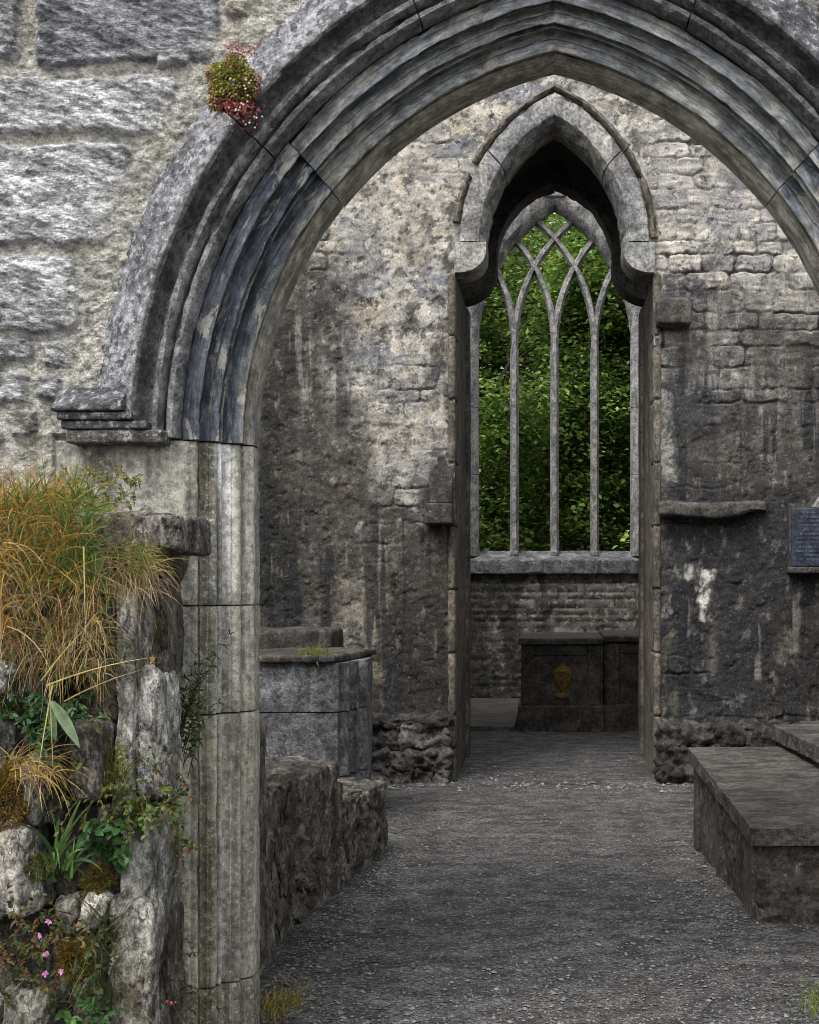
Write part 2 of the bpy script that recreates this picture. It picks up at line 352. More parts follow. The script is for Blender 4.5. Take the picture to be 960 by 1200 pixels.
def sweep_arch(prof, cx, zs, t0, t1, nt, side, amp=.003, chip=.006, seed=0, gap=.004, colf=None):
    """closed moulding profile (R, Y) swept along one haunch of a two-centred arch, t = 0 springing .. 1 apex"""
    prof = np.asarray(prof, float); m = len(prof)
    T = np.linspace(t0, t1, nt)
    R = prof[:, 0]; th = T[:, None] * np.arccos(cx / R)[None, :]
    th[0] += gap / 2 / R; th[-1] -= (gap if t1 < .99 else -.003) / 2 / R
    X = cx - R * np.cos(th); Z = zs + R * np.sin(th); Y = np.broadcast_to(prof[:, 1], X.shape)
    P = np.stack([X if side < 0 else -X, Y, Z], -1).reshape(-1, 3)
    nxt = np.roll(prof, -1, 0) - np.roll(prof, 1, 0); nr = np.stack([-nxt[:, 1], nxt[:, 0]], 1); nr /= np.maximum(np.linalg.norm(nr, axis=1), 1e-6)[:, None]
    ar = np.sum(prof[:, 0] * np.roll(prof[:, 1], -1) - np.roll(prof[:, 0], -1) * prof[:, 1])
    if ar > 0: nr = -nr
    d = fbm(P, 9, 4, seed) * amp - sst(.12, .5, fbm(P, 13, 4, seed + 9)) * chip - sst(.3, .6, fbm(P, 4, 3, seed + 19)) * chip * 1.5
    d = d.reshape(nt, m)
    rad = np.stack([-np.cos(th) * (1 if side < 0 else -1), np.zeros_like(th), np.sin(th)], -1)
    P = P.reshape(nt, m, 3) + rad * (d * nr[:, 0])[..., None]; P[..., 1] += d * nr[:, 1]
    P = P.reshape(-1, 3)
    f = []
    for j in range(m):
        j2 = (j + 1) % m; i = np.arange(nt - 1)
        f.append(np.stack([i * m + j, i * m + j2, (i + 1) * m + j2, (i + 1) * m + j], 1))
    f = np.concatenate(f).tolist() + [list(range(m)), [(nt - 1) * m + k for k in range(m)][::-1]]
    seg = np.concatenate([[0], np.cumsum(np.linalg.norm(np.diff(prof, axis=0), axis=1))])
    uv = np.stack([np.repeat(T * 2.4, m) + seed * 3.1, np.tile(seg, nt) + seed * .37], 1)
    tt = np.repeat(T, m); ss = np.tile(np.arange(m) / m, nt)
    col = colf(P, tt, ss) if colf else np.full((len(P), 3), .2)
    return P, f, col, uv

def fix(me):
    bm = bmesh.new(); bm.from_mesh(me); bmesh.ops.recalc_face_normals(bm, faces=bm.faces[:]); bm.to_mesh(me); bm.free(); return me

# ------------------------------------------------------------------ camera, sky, sun
cam = bpy.data.objects.new('camera', bpy.data.cameras.new('camera')); COL.objects.link(cam); SC.camera = cam
cam.location = (0, 0, EYE); cam.rotation_euler = (R_(90), 0, 0)
cd = cam.data; cd.sensor_width = 36; cd.sensor_fit = 'AUTO'; cd.lens = 36 * F / 1200
cd.shift_x = -(VX - 480) / 1200; cd.shift_y = (VY - 600) / 1200; cd.clip_end = 2000; cd.clip_start = .05
wd = bpy.data.worlds.new('World'); SC.world = wd; wd.use_nodes = True
nt = wd.node_tree; bg = nt.nodes['Background']; sky = nt.nodes.new('ShaderNodeTexSky'); sky.sky_type = 'NISHITA'; sky.sun_disc = False
SUN_EL, SUN_AZ = 60, -150                       # degrees; azimuth from +Y towards +X
sky.sun_elevation = R_(SUN_EL); sky.sun_rotation = R_(SUN_AZ); sky.dust_density = 4.; sky.air_density = 1.
hs = nt.nodes.new('ShaderNodeHueSaturation'); hs.inputs['Saturation'].default_value = .22
nt.links.new(sky.outputs[0], hs.inputs['Color']); nt.links.new(hs.outputs[0], bg.inputs[0]); bg.inputs[1].default_value = .15
sl = bpy.data.lights.new('sun', 'SUN'); sl.energy = .8; sl.angle = R_(25); sl.color = (1, .965, .91)
so = bpy.data.objects.new('sun', sl); COL.objects.link(so); so.location = (-5, -10, 15)
dv = Vector((math.sin(R_(SUN_AZ)) * math.cos(R_(SUN_EL)), math.cos(R_(SUN_AZ)) * math.cos(R_(SUN_EL)), math.sin(R_(SUN_EL))))
so.rotation_euler = dv.to_track_quat('Z', 'Y').to_euler()
vs = SC.view_settings; vs.view_transform = 'Standard'; vs.look = 'None'; vs.gamma = 1; vs.exposure = 1.1; vs.use_curve_mapping = False
SC.cycles.use_denoising = True; SC.cycles.filter_width = .95; SC.cycles.max_bounces = 6; SC.cycles.diffuse_bounces = 3

# ------------------------------------------------------------------ ground
xs = np.concatenate([np.linspace(-400, -6, 12)[:-1], np.linspace(-6, 6, 160), np.linspace(6, 400, 12)[1:]])
ys = np.concatenate([np.linspace(-300, -1, 8)[:-1], np.linspace(-1, 24, 330), np.linspace(24, 700, 12)[1:]])
A, B = np.meshgrid(xs, ys, indexing='ij'); P = np.stack([A.ravel(), B.ravel(), np.zeros(A.size)], 1)
near = (np.abs(P[:, 0]) < 6) & (P[:, 1] < 24)
P[:, 2] = np.where(near, fbm(P, .9, 4, 3) * .018 + fbm(P, 5, 3, 4) * .006, -.005)
g = bpy.data.objects.new('ground', mesh('ground', P, grid_faces(len(xs), len(ys)), M_GRAV, smooth=180)); COL.objects.link(g)
tag(g, 'dark grey gravel floor running through the ruined church', None, None, 'structure')
GZ = lambda x, y: float(fbm(np.array([[x, y, 0.]]), .9, 4, 3)[0] * .018)

acc = Acc()                                    # loose gravel
def pebbles(n, fx, size, tone):
    for _ in range(n):
        x, y = fx(); s = size * random.uniform(.5, 1.5) * (1 if random.random() < .9 else 1.8)
        a = random.uniform(0, 6.28); z = GZ(x, y) + s * .2
        o = np.array([[1, 0, 0], [.3, .9, .1], [-.8, .6, 0], [-.9, -.5, .1], [.2, -1, 0], [0.1, .1, .7], [0, 0, -.4]]) * s * np.array([1, .8, .8]) * (1 + .3 * (rng.random((7, 3)) - .5))
        o = rotz(o, a, np.zeros(3)) + np.array([x, y, z])
        t = tone * random.uniform(.45, 1.7); c = np.array([t, t * .97, t * random.uniform(.88, 1.0)])
        acc.add(o, [[0, 1, 5], [1, 2, 5], [2, 3, 5], [3, 4, 5], [4, 0, 5], [0, 1, 6], [1, 2, 6], [2, 3, 6], [3, 4, 6], [4, 0, 6]], c)
pebbles(20000, lambda: (random.uniform(-1.15, 2.0), 5.0 + 7.5 * random.random() ** 1.7), .0058, .115)
pebbles(900, lambda: (random.gauss(-1.0, .1), random.uniform(5.6, 9)), .0075, .12)
pebbles(700, lambda: (random.gauss(.82, .09), random.uniform(6.8, 9.2)), .0075, .12)
pebbles(500, lambda: (random.uniform(-2.5, 2.5), random.gauss(11.6, .15)), .012, .15)
pebbles(500, lambda: (random.uniform(-.8, .8), random.uniform(12, 18)), .008, .17)
gv = bpy.data.objects.new('gravel', acc.build('gravel', M_PEB)); COL.objects.link(gv)
tag(gv, 'loose pebbles scattered over the grey gravel floor', None, None, 'stuff')

# ------------------------------------------------------------------ masonry height fields
def sdf_stones(X, Z, stones, warp=.02, seed=0):
    P = np.stack([X, np.zeros_like(X), Z], 1)
    xw = X + fbm(P, 5, 4, seed + 1, .6) * warp; zw = Z + fbm(P, 5, 4, seed + 2, .6) * warp
    best = np.full(len(X), 9.); idx = np.zeros(len(X), int)
    for k, s in enumerate(stones):
        x0, x1, z0, z1, r = s[:5]
        m = (X > x0 - .15) & (X < x1 + .15) & (Z > z0 - .15) & (Z < z1 + .15)
        if not m.any(): continue
        qx = np.abs(xw[m] - (x0 + x1) / 2) - (x1 - x0) / 2 + r; qz = np.abs(zw[m] - (z0 + z1) / 2) - (z1 - z0) / 2 + r
        d = np.hypot(np.maximum(qx, 0), np.maximum(qz, 0)) + np.minimum(np.maximum(qx, qz), 0) - r
        b = best[m]; i = idx[m]; c = d < b; b[c] = d[c]; i[c] = k; best[m] = b; idx[m] = i
    return best, idx
def coursed(x0, x1, z0, z1, hr, wr, gap, seed, tones):
    r = random.Random(seed); out = []; z = z0
    while z < z1:
        h = r.uniform(*hr); x = x0 - r.random() * wr[0]
        while x < x1:
            w = r.uniform(*wr); out.append((x, x + w - gap, z, z + h - gap, min(.04, h * .3), r.choice(tones), r.uniform(.7, 1.2))); x += w
        z += h
    return out
def patch(x0, x1, z0, z1, step, fn, keep, Y):
    xs = np.arange(x0, x1 + step / 2, step); zs = np.arange(z0, z1 + step / 2, step)
    A, B = np.meshgrid(xs, zs, indexing='ij'); X = A.ravel(); Z = B.ravel()
    dy, col = fn(X, Z); f = grid_faces(len(xs), len(zs))
    cx = X[f].mean(1); cz = Z[f].mean(1); f = f[keep(cx, cz)]
    used = np.unique(f); re = np.full(len(X), -1); re[used] = np.arange(len(used))
    return np.stack([X, Y - dy, Z], 1)[used], re[f], col[used]
def join(parts):
    V = []; Fc = []; C = []; n = 0
    for v, f, c in parts: V.append(v); Fc.append(f + n); C.append(c); n += len(v)
    return np.concatenate(V), np.concatenate(Fc), np.concatenate(C)

# ================================================================== ENTRANCE WALL with the big moulded arch
CX, ZS = .32, 2.07
WY = 5.0
px = lambda x: (x - VX) / F * WY
pz = lambda y: EYE - (y - VY) / F * WY
LG, MG, DG, BF = (.54, .542, .54), (.43, .433, .44), (.27, .275, .29), (.40, .37, .31)
hand = [(-70, 26, -40, 70, .03, MG, 1.), (42, 262, -60, 78, .04, DG, 1.), (182, 228, 48, 84, .01, MG, 1.15), (-150, 208, 90, 156, .03, LG, 1.), (-120, 154, 168, 287, .04, LG, 1.05),
        (-130, 94, 297, 389, .04, LG, 1.), (264, 324, -2, 25, .035, BF, 1.15), (-40, 40, 393, 430, .02, MG, .9), (46, 92, 394, 430, .02, LG, .9), (-30, 34, 436, 474, .02, LG, .8), (40, 78, 436, 472, .02, MG, .9), (100, 128, 300, 340, .015, MG, .8), (158, 190, 176, 214, .015, LG, .8), (212, 238, 100, 138, .015, MG, .8), (96, 112, 346, 384, .01, LG, .8),
        (8, 46, 480, 514, .015, (.45, .44, .4), 1.1), (-40, 3, 478, 520, .02, MG, .9), (325, 420, -70, 40, .03, MG, .9), (-150, 30, -140, -52, .04, LG, 1), (50, 300, -160, -72, .04, MG, 1)]
hand = [(px(a), px(b), pz(d), pz(c), r, t, e) for a, b, c, d, r, t, e in hand]
hx0, hx1, hz0, hz1 = px(-155), px(330), pz(525), pz(-165)
other = [s for s in coursed(-4.5, 4.5, 0, 6.2, (.2, .36), (.3, .8), .05, 5, (LG, MG, DG, BF, MG)) if not (s[1] > hx0 and s[0] < hx1 and s[3] > hz0 and s[2] < hz1)]
clipd = []
ST_F = hand + other
def front_fn(X, Z):
    d, i = sdf_stones(X, Z, ST_F, .030, 11)
    tones = np.array([s[5] for s in ST_F]); lift = np.array([s[6] for s in ST_F])
    m = sst(.004, -.012, d)
    P = np.stack([X, np.zeros_like(X), Z], 1)
    a = R_(24); Q = np.stack([(X * math.cos(a) - Z * math.sin(a)) * .5, 0 * X, (X * math.sin(a) + Z * math.cos(a)) * 1.9], 1)
    rid = 1 - np.abs(fbm(Q, 9, 5, 21, .6)) * 2.2
    rock = fbm(P, 3, 3, 31) * .012 + terr(fbm(Q, 4.5, 5, 21, .58), 7) * .021 + terr(fbm(Q, 13, 4, 22, .6), 5) * .012 + fbm(Q, 34, 3, 33, .6) * .005
    edge = sst(.002, -.022, d) * .026
    crack = sst(.04, .0, np.abs(fbm(Q + i[:, None] * 3.1, 1.6, 4, 41))) * sst(.25, .55, fbm(P, 2.2, 2, 42)) * .012
    mort = fbm(P, 26, 5, 51, .65) * .009 + fbm(P, 4, 2, 52) * .008
    dy = m * (edge * lift[i] + rock - crack) + (1 - m) * mort
    c = tones[i] * (1 + .35 * fbm(Q, 6, 4, 61)[:, None] + .25 * fbm(P, 1.6, 3, 62)[:, None])
    c = c * (1 - .6 * np.clip(crack * 90, 0, 1))[:, None]
    mc = lerp((.53, .505, .45), (.40, .385, .34), sst(-.3, .4, fbm(P, 3.5, 4, 63)))
    mc = lerp(mc, (.27, .255, .18), sst(.15, .5, fbm(P, 6, 4, 64)) * .5)
    Rr_ = np.hypot(np.abs(X) + CX, Z - ZS); ov = sst(1.78, 1.86, Rr_ + .05 * fbm(P, 6, 3, 67)) * sst(2.02, 1.9, Rr_) * (Z > ZS)
    dy = dy * (1 - ov) + ov * (.016 + mort * 1.5); m = m * (1 - ov * .9)
    c = lerp(mc, c, m)
    # the wall right of the arch fades to a dark tone
    dk = sst(.5, 1.1, X + .25 * fbm(P, 2, 3, 66)) * .72
    c = lerp(c, np.array([.05, .052, .058]) * np.ones_like(c), dk)
    # a band of jamb facing hides the wall here: keep it behind the blocks
    hid = (Z < ZS + .02) & (np.abs(X) < 1.68)
    dy = np.where(hid, -.03, dy)
    return dy, np.concatenate([c, m[:, None]], 1)
def in_open(X, Z, half, zs, cx, Rr):
    ax = np.abs(X); return np.where(Z < zs, ax < half, np.hypot(ax + cx, Z - zs) < Rr)
keepF = lambda X, Z: ~in_open(X, Z, 1.25, ZS, CX, 1.60)
det = lambda X, Z: (X > -2.05) & (X < -.2) & (Z > 1.5) & (Z < 3.75)
def keepF_hi(X, Z): return keepF(X, Z)
hole = (-2.06, -.15, 1.5, 3.78)
p1 = patch(hole[0], hole[1], hole[2], hole[3], .0048, front_fn, keepF, WY)
outh = lambda X, Z: keepF(X, Z) & ~((X > hole[0] + .006) & (X < hole[1] - .006) & (Z > hole[2] + .006) & (Z < hole[3] - .006))
p2 = patch(-4.2, 4.2, -.05, 4.3, .03, front_fn, outh, WY + .004)
V, Fc, C = join([p1, p2])
wall = thing('entrance_wall', (0, 5.0, 0), 'pale squared rubble wall pierced by the large moulded pointed arch in front', 'wall')
part('masonry', mesh('masonry', V, Fc, M_WALL, C, smooth=180), wall)
V, Fc = wall_with_opening(-4.2, 4.2, 4.27, 1.27, ZS, CX, 1.59, 5.07, 5.75)
part('wall_core', mesh('wall_core', V, Fc, M_WALL, np.full((len(V), 3), .27)), wall)

def moulding(k_=1.):
    """splayed moulded reveal: (R, Y) from the outer front arris to the soffit"""
    a = np.array([1.548, 5.0]); b = np.array([1.385, 5.205]); d = b - a; ln = np.linalg.norm(d); d /= ln; nv = np.array([-d[1], d[0]]); nv = nv if nv[0] < 0 else -nv
    feats = [(0, .04, 0, 0), (.04, .16, .028, 1), (.16, .19, -.026, 0), (.19, .29, -.032, -1), (.29, .32, .008, 0), (.32, .46, .034, 1), (.46, .49, -.022, 0), (.49, .54, .013, 1), (.54, .66, -.034, -1), (.66, .69, .008, 0), (.69, .86, .036, 1), (.86, .89, -.016, 0), (.89, 1., .004, 0)]
    feats = [(a_, b_, c_ * k_, d_) for a_, b_, c_, d_ in feats]
    pts = []
    for s0, s1, amp, kind in feats:
        if kind == 0:
            for q in (.15, .85): pts.append(a + d * ln * (s0 + (s1 - s0) * q) + nv * amp)
        else:
            for q in np.linspace(0, 1, 9):
                e = math.sin(math.pi * q) ** .75
                pts.append(a + d * ln * (s0 + (s1 - s0) * (.02 + .96 * q)) + nv * (amp * e if kind > 0 else amp * e))
    pts += [np.array([1.372, 5.215])]
    soff = [np.array([1.370, 5.235]), np.array([1.370, 5.29]), np.array([1.372, 5.325])]
    return [np.array([1.57, 5.012])] + pts + soff + [np.array([1.585, 5.325])]
PROF = moulding(); PROFJ = moulding(.5)
DARKB, GREY, PALE, BUFF = np.array([.095, .108, .13]), np.array([.23, .24, .245]), np.array([.44, .435, .40]), np.array([.2, .18, .14])
def vous_col(base, mixc, amt, seed):
    def f(P, t, s):
        n = fbm(np.stack([t * 6, s * 7, 0 * t + seed], 1), 1, 4, seed)
        c = lerp(np.broadcast_to(base, (len(t), 3)), mixc, sst(.1 - amt, .6 - amt, n))
        return lerp(c, np.array([.34, .31, .235]), sst(.86, .95, s) * .0 + sst(.79, .83, s) * .7)
    return f
cuts = [0, .505, 1.0]
JB = {(-1, 0): (DARKB, GREY, 0.), (-1, 1): (GREY, PALE, .02), (1, 0): (DARKB * 1.3, PALE, .10), (1, 1): (GREY, PALE, 0.)}
for side in (-1, 1):
    for k in range(2):
        b0, m0, am = JB[(side, k)]
        P, f, c, uv = sweep_arch(PROF, CX, ZS, cuts[k] + .0, cuts[k + 1], 120, side, .0015, .004, 100 + k * 7 + side, .004, vous_col(b0, m0, am, 5 + k + side))
        P[:, 1] += (.004 if k else -.003)
        o = part('voussoir', fix(mesh('voussoir', P, f, M_ARCH, c, uv, smooth=42)), wall)
        if side == -1 and k == 0: o['label'] = 'blue black springer stone of the arch'
HOOD = [(1.575, 5.03), (1.566, 4.985), (1.574, 4.955), (1.586, 4.938), (1.600, 4.938), (1.609, 4.952), (1.612, 4.985), (1.618, 4.985), (1.621, 4.945), (1.632, 4.925), (1.645, 4.922), (1.654, 4.935), (1.657, 4.965), (1.668, 4.968), (1.682, 4.95), (1.69, 4.91), (1.697, 4.893), (1.708, 4.888), (1.72, 4.893),
        (1.74, 4.906), (1.765, 4.921), (1.79, 4.938), (1.815, 4.955), (1.84, 4.972), (1.865, 4.99), (1.875, 5.03)]
def hood_col(sd):
    def f(P, t, s):
        out = sst(.66, .71, s)                                   # the rough outer slope carries pale speckle
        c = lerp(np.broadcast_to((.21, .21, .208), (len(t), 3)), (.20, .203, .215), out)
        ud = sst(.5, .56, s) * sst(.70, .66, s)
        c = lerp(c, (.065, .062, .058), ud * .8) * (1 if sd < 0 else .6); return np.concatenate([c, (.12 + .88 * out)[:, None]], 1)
    return f
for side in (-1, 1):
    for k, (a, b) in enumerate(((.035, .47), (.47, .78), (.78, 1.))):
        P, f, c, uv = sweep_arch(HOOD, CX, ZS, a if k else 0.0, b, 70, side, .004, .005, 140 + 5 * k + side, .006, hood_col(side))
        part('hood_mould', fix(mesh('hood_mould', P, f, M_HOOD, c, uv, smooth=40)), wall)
for side in (-1, 1):                               # carved stops on which the hood mould ends
    ac = Acc()
    steps = [(76, 158, 457, 487, .150), (82, 168, 487.5, 497, .138), (86, 183, 497.5, 507, .128), (91, 201, 507.5, 523, .120)]
    for q, (a, b, c0, c1, pr) in enumerate(steps):
        def slope(P, pr=pr, c0=c0, q=q):
            if q == 0:
                t = sst(pz(488) + .02, pz(456), P[:, 2]); P[:, 1] += t * .07 * (P[:, 1] < 5.0)
                l = sst(px(95), px(78), P[:, 0]); P[:, 2] -= l * .02 * (P[:, 2] > pz(480))
            return P
        v, f = sbox(px(a), px(b), 5.0 - pr, 5.06, pz(c1), pz(c0), .008, .02, .004, 12, 30 + q, slope)
        if side > 0: v = v * np.array([-1, 1, 1]); f = f[:, ::-1]
        ac.add(v, f, lerp(np.array([.105, .105, .11]), np.array([.12, .113, .1]), np.full(len(v), q / 3)))
    part('label_stop', ac.build('label_stop', M_HOOD, 50), wall)
# jamb blocks below the springing: the same mouldings carried straight down
def jamb_block(z0, z1, xo, seed, side, tone, band):
    prof = [(-xo, 5.07), (-xo, 4.985)] + [(-(xo - (xo - 1.24) * q), 4.985 + .004 * math.sin(q * 9)) for q in np.linspace(.03, .97, 10)] + [(CX - p[0], p[1]) for p in PROFJ[1:-1]] + [(CX - 1.56, 5.325), (CX - 1.56, 5.07)]
    prof = np.array(prof); m = len(prof); n = max(8, int((z1 - z0) / .018)); Z = np.linspace(z0 + .003, z1 - .003, n)
    P = np.zeros((n, m, 3)); P[..., 0] = prof[None, :, 0]; P[..., 1] = prof[None, :, 1]; P[..., 2] = Z[:, None]
    P = P.reshape(-1, 3); e = np.minimum(P[:, 2] - z0, z1 - P[:, 2])
    d = fbm(P + seed, 10, 4, seed) * .005 - sst(.2, .55, fbm(P + seed, 9, 3, seed + 3)) * .008 - sst(.014, 0, e) * .007
    P[:, 1] -= d * .9; P[:, 0] += d * .6
    s = np.tile(np.arange(m) / m, n); zz = P[:, 2]
    base = lerp(np.broadcast_to(tone, (len(P), 3)), np.asarray(tone) * .6, sst(-.2, .4, fbm(P * np.array([6, 6, .8]), 1, 4, seed + 5)))
    nb = fbm(P * np.array([9, 9, 1.3]), 1, 4, seed + 6)
    w = sst(.44, .5, s) * sst(.8, .74, s) * sst(-.35, .15, nb) * band
    base = lerp(base, (.8, .8, .78), w)
    base = lerp(base, (.21, .185, .10), sst(.25, .32, s) * sst(.48, .42, s) * .55 * sst(-.3, .3, nb))
    f = []
    for j in range(m):
        j2 = (j + 1) % m; i = np.arange(n - 1); f.append(np.stack([i * m + j, i * m + j2, (i + 1) * m + j2, (i + 1) * m + j], 1))
    f = np.concatenate(f).tolist() + [list(range(m)), [(n - 1) * m + k for k in range(m)][::-1]]
    if side > 0: P = P * np.array([-1, 1, 1])
    return fix(mesh('jamb_block', P, f, M_JAMB, base, smooth=42))
zc = [-.1, pz(1165), pz(840), pz(710), ZS]
tn = [(.31, .29, .225), (.41, .385, .31), (.44, .42, .345), (.46, .445, .38)]
for side in (-1, 1):
    for k in range(4):
        part('jamb_block', jamb_block(zc[k], zc[k + 1], [1.5, 1.62, 1.45, 1.665][k], 60 + k * 3 + side, side, tn[k], [.0, .25, .3, 1.][k]), wall)

# ================================================================== TOWER with the tall narrow archway
TY = 12.0
tx = lambda x: (x - VX) / F * TY
tz = lambda y: EYE - (y - VY) / F * TY
TCX, TR, TZS = .565, 1.114, 4.31
ST_T = coursed(-4.5, 4.5, 0, 11, (.09, .2), (.16, .5), .01, 9, ((.44, .41, .36), (.35, .33, .3), (.26, .25, .245), (.4, .38, .35)))
# stains, each (x0, x1, y0, y1 in the photograph, colour, strength, softness)
STN = [(300, 425, 300, 760, (.042, .040, .037), .72, 30), (425, 545, 575, 860, (.036, .033, .030), .78, 22), (765, 985, 330, 610, (.046, .044, .042), .7, 30), (760, 985, 560, 870, (0.020, 0.020, 0.022), .88, 26), (295, 352, 380, 770, (0.018, 0.018, 0.018), .95, 22), (300, 400, 345, 470, (0.037, 0.033, 0.028), .7, 30), (330, 440, 470, 690, (0.050, 0.043, 0.035), .66, 40), (330, 420, 680, 770, (0.060, 0.055, 0.050), .55, 30), (445, 540, 690, 850, (0.028, 0.023, 0.019), .9, 26),
       (470, 540, 600, 700, (0.043, 0.035, 0.029), .7, 26), (495, 535, 380, 450, (0.060, 0.050, 0.043), .75, 12), (503, 534, 520, 592, (0.020, 0.017, 0.015), .85, 8), (488, 512, 530, 590, (0.080, 0.090, 0.100), .5, 10), (300, 540, 780, 860, (0.025, 0.022, 0.020), .6, 24),
       (462, 505, 278, 300, (0.035, 0.040, 0.052), .8, 7), (466, 512, 440, 478, (0.085, 0.090, 0.105), .6, 10), (350, 402, 350, 375, (0.030, 0.030, 0.033), .75, 9), (385, 425, 560, 620, (0.065, 0.055, 0.045), .4, 16),
       (772, 850, 318, 360, (0.037, 0.037, 0.043), .8, 12), (780, 845, 448, 515, (0.028, 0.029, 0.036), .86, 10), (852, 880, 470, 512, (0.030, 0.031, 0.037), .8, 8), (905, 925, 470, 512, (0.025, 0.025, 0.028), .8, 8), (790, 830, 380, 440, (0.050, 0.045, 0.040), .6, 14),
       (880, 975, 385, 470, (0.045, 0.037, 0.030), .65, 26), (770, 980, 480, 600, (0.043, 0.038, 0.033), .62, 40), (765, 985, 575, 860, (0.026, 0.026, 0.029), .9, 36), (772, 850, 690, 830, (0.018, 0.018, 0.022), .75, 24), (890, 985, 700, 850, (0.025, 0.022, 0.019), .6, 24),
       (845, 905, 630, 720, (0.030, 0.028, 0.025), .5, 20), (1000, 1400, 300, 900, (0.030, 0.028, 0.025), .8, 60), (-200, 300, 300, 900, (0.030, 0.028, 0.025), .8, 60)]
PALEP = [(818, 834, 674, 722, (.62, .6, .54), .95, 4), (804, 812, 664, 690, (.5, .5, .42), .8, 4), (425, 452, 640, 790, (.30, .265, .19), .7, 9), (400, 440, 690, 770, (.3, .27, .22), .5, 14), (440, 500, 180, 330, (.44, .4, .33), .5, 24), (430, 520, 480, 540, (.36, .33, .28), .5, 20), (385, 440, 420, 470, (.42, .4, .36), .6, 16),
         (835, 842, 700, 790, (.2, .185, .15), .5, 7), (770, 790, 470, 560, (.32, .31, .28), .6, 6), (778, 792, 735, 830, (.16, .17, .1), .45, 5), (895, 915, 450, 510, (.24, .22, .19), .6, 7), (915, 930, 740, 770, (.3, .27, .22), .5, 6)]
def tower_fn(X, Z):
    P = np.stack([X, np.zeros_like(X), Z], 1)
    d, i = sdf_stones(X, Z, ST_T, .03, 71)
    bare = np.clip(sst(.55, 1.0, X) * sst(2.8, 3.3, Z + .4 * fbm(P, 1.4, 3, 72)) + sst(.18, .45, fbm(P, 1.3, 4, 73)) * .8 + sst(.7, .4, Z) * .8, 0, 1)
    bare *= .35 + .65 * sst(-.1, .25, fbm(P, 2.6, 4, 70) + .1)
    m = sst(.002, -.006, d)
    tones = np.array([s[5] for s in ST_T])
    pit = sst(.18, .42, fbm(P, 9, 4, 74, .6))
    pl = fbm(P, 2.0, 4, 75) * .014 + fbm(P, 20, 5, 76, .68) * .008 - pit * .009
    Q = P * np.array([.6, 1, 2.2])
    st = m * (.010 + terr(fbm(Q, 8, 5, 77, .62), 6) * .013 + fbm(P + i[:, None], 1.5, 1, 78) * .012) - (1 - m) * .022 * sst(-.1, .3, fbm(P, 3, 3, 79)) 
    dy = pl * (1 - bare) + st * bare
    c0 = lerp((.39, .37, .325), (.27, .262, .25), sst(-.15, .25, fbm(P, 2.2, 6, 80, .6)))
    c0 = lerp(c0, (.19, .175, .155), sst(.10, .17, fbm(P, 3.4, 6, 81, .64)) * .85)
    c0 = lerp(c0, (.50, .48, .42), sst(.16, .21, fbm(P, 4.2, 6, 82, .62)) * .75)
    c0 = lerp(c0, (.38, .32, .22), sst(.2, .27, fbm(P, 3.1, 6, 87, .62)) * .6)
    c0 = lerp(c0, (.07, .066, .06), sst(.17, .23, fbm(P, 6.5, 6, 88, .64)) * .8)
    c0 = lerp(c0, (.17, .18, .205), sst(.27, .31, fbm(P * np.array([.7, 1, 1.3]), 2.6, 5, 89, .55)) * .8)
    c0 = lerp(c0, (.07, .062, .055), pit * .7)
    c1 = tones[i] * (1 + .4 * fbm(Q, 8, 4, 83)[:, None]); c1 = lerp((.08, .075, .068), c1, np.clip(m + .45 * sst(.3, -.1, fbm(P, 3, 3, 79)), 0, 1))
    c = lerp(c0, c1, bare)
    xp = X / TY * F + VX; yp = VY - (Z - EYE) / TY * F
    wx = fbm(P * np.array([1, 1, .5]), 3.5, 6, 84, .66) * 46; wy = fbm(P, 4, 5, 85, .62) * 46; brk = fbm(P * np.array([1.5, 1, .8]), 7, 5, 86, .65)
    al = np.ones(len(X))
    for L, hard in ((STN, 0), (PALEP, 1)):
        for x0, x1, y0, y1, cc, stg, sf in L:
            sdx = np.maximum(x0 - (xp + wx * (.3 if hard else 1)), (xp + wx * (.3 if hard else 1)) - x1); sdy = np.maximum(y0 - (yp + wy), (yp + wy) - y1)
            k = sst(sf, -sf, np.maximum(sdx, sdy)) * stg * (1 - .45 * sst(.2, .4, brk) if not hard else sst(.35, -.2, brk))
            c = lerp(c, np.broadcast_to(cc, c.shape), k)
            if not hard: al = al * (1 - .85 * k)
    st_ = sst(.06, .24, fbm(P * np.array([6.5, 1, .42]), 1, 5, 201, .6)) * sst(.2, .5, fbm(P, .9, 3, 202) + .42) * sst(3.7, 3.0, Z) * .85
    c = lerp(c, np.broadcast_to((.02, .021, .024), c.shape), st_); al = al * (1 - .8 * st_)
    ls = sst(.2, .34, fbm(P * np.array([9, 1, .8]), 1, 5, 203, .62)) * sst(.0, .25, fbm(P, 1.3, 3, 204)) * .32
    c = lerp(c, np.broadcast_to((.42, .40, .36), c.shape), ls * (1 - st_))
    return dy, np.concatenate([c, al[:, None]], 1)
keepT = lambda X, Z: ~in_open(X, Z, .80, TZS, TCX, 1.30)
tower = thing('church_tower', (0, 12.9, 0), 'stained tower wall with tall narrow pointed archway, straight ahead at the nave end', 'tower')
hb = (-2.9, 2.55, -.02, 6.1)
q1 = patch(hb[0], hb[1], hb[2], hb[3], .0095, tower_fn, keepT, TY)
q2 = patch(-4.5, 4.5, -.05, 11, .05, tower_fn, lambda X, Z: keepT(X, Z) & ~((X > hb[0] + .02) & (X < hb[1] - .02) & (Z < hb[3] - .02)), TY + .01)
V, Fc, C = join([q1, q2])
part('front_masonry', mesh('front_masonry', V, Fc, M_FAR, C, smooth=180), tower)
V, Fc = wall_with_opening(-4.5, 4.5, 11, .83, 4.1, .565, 1.395, 12.06, 13.75)
part('tower_core', mesh('tower_core', V, Fc, M_VAULT), tower)
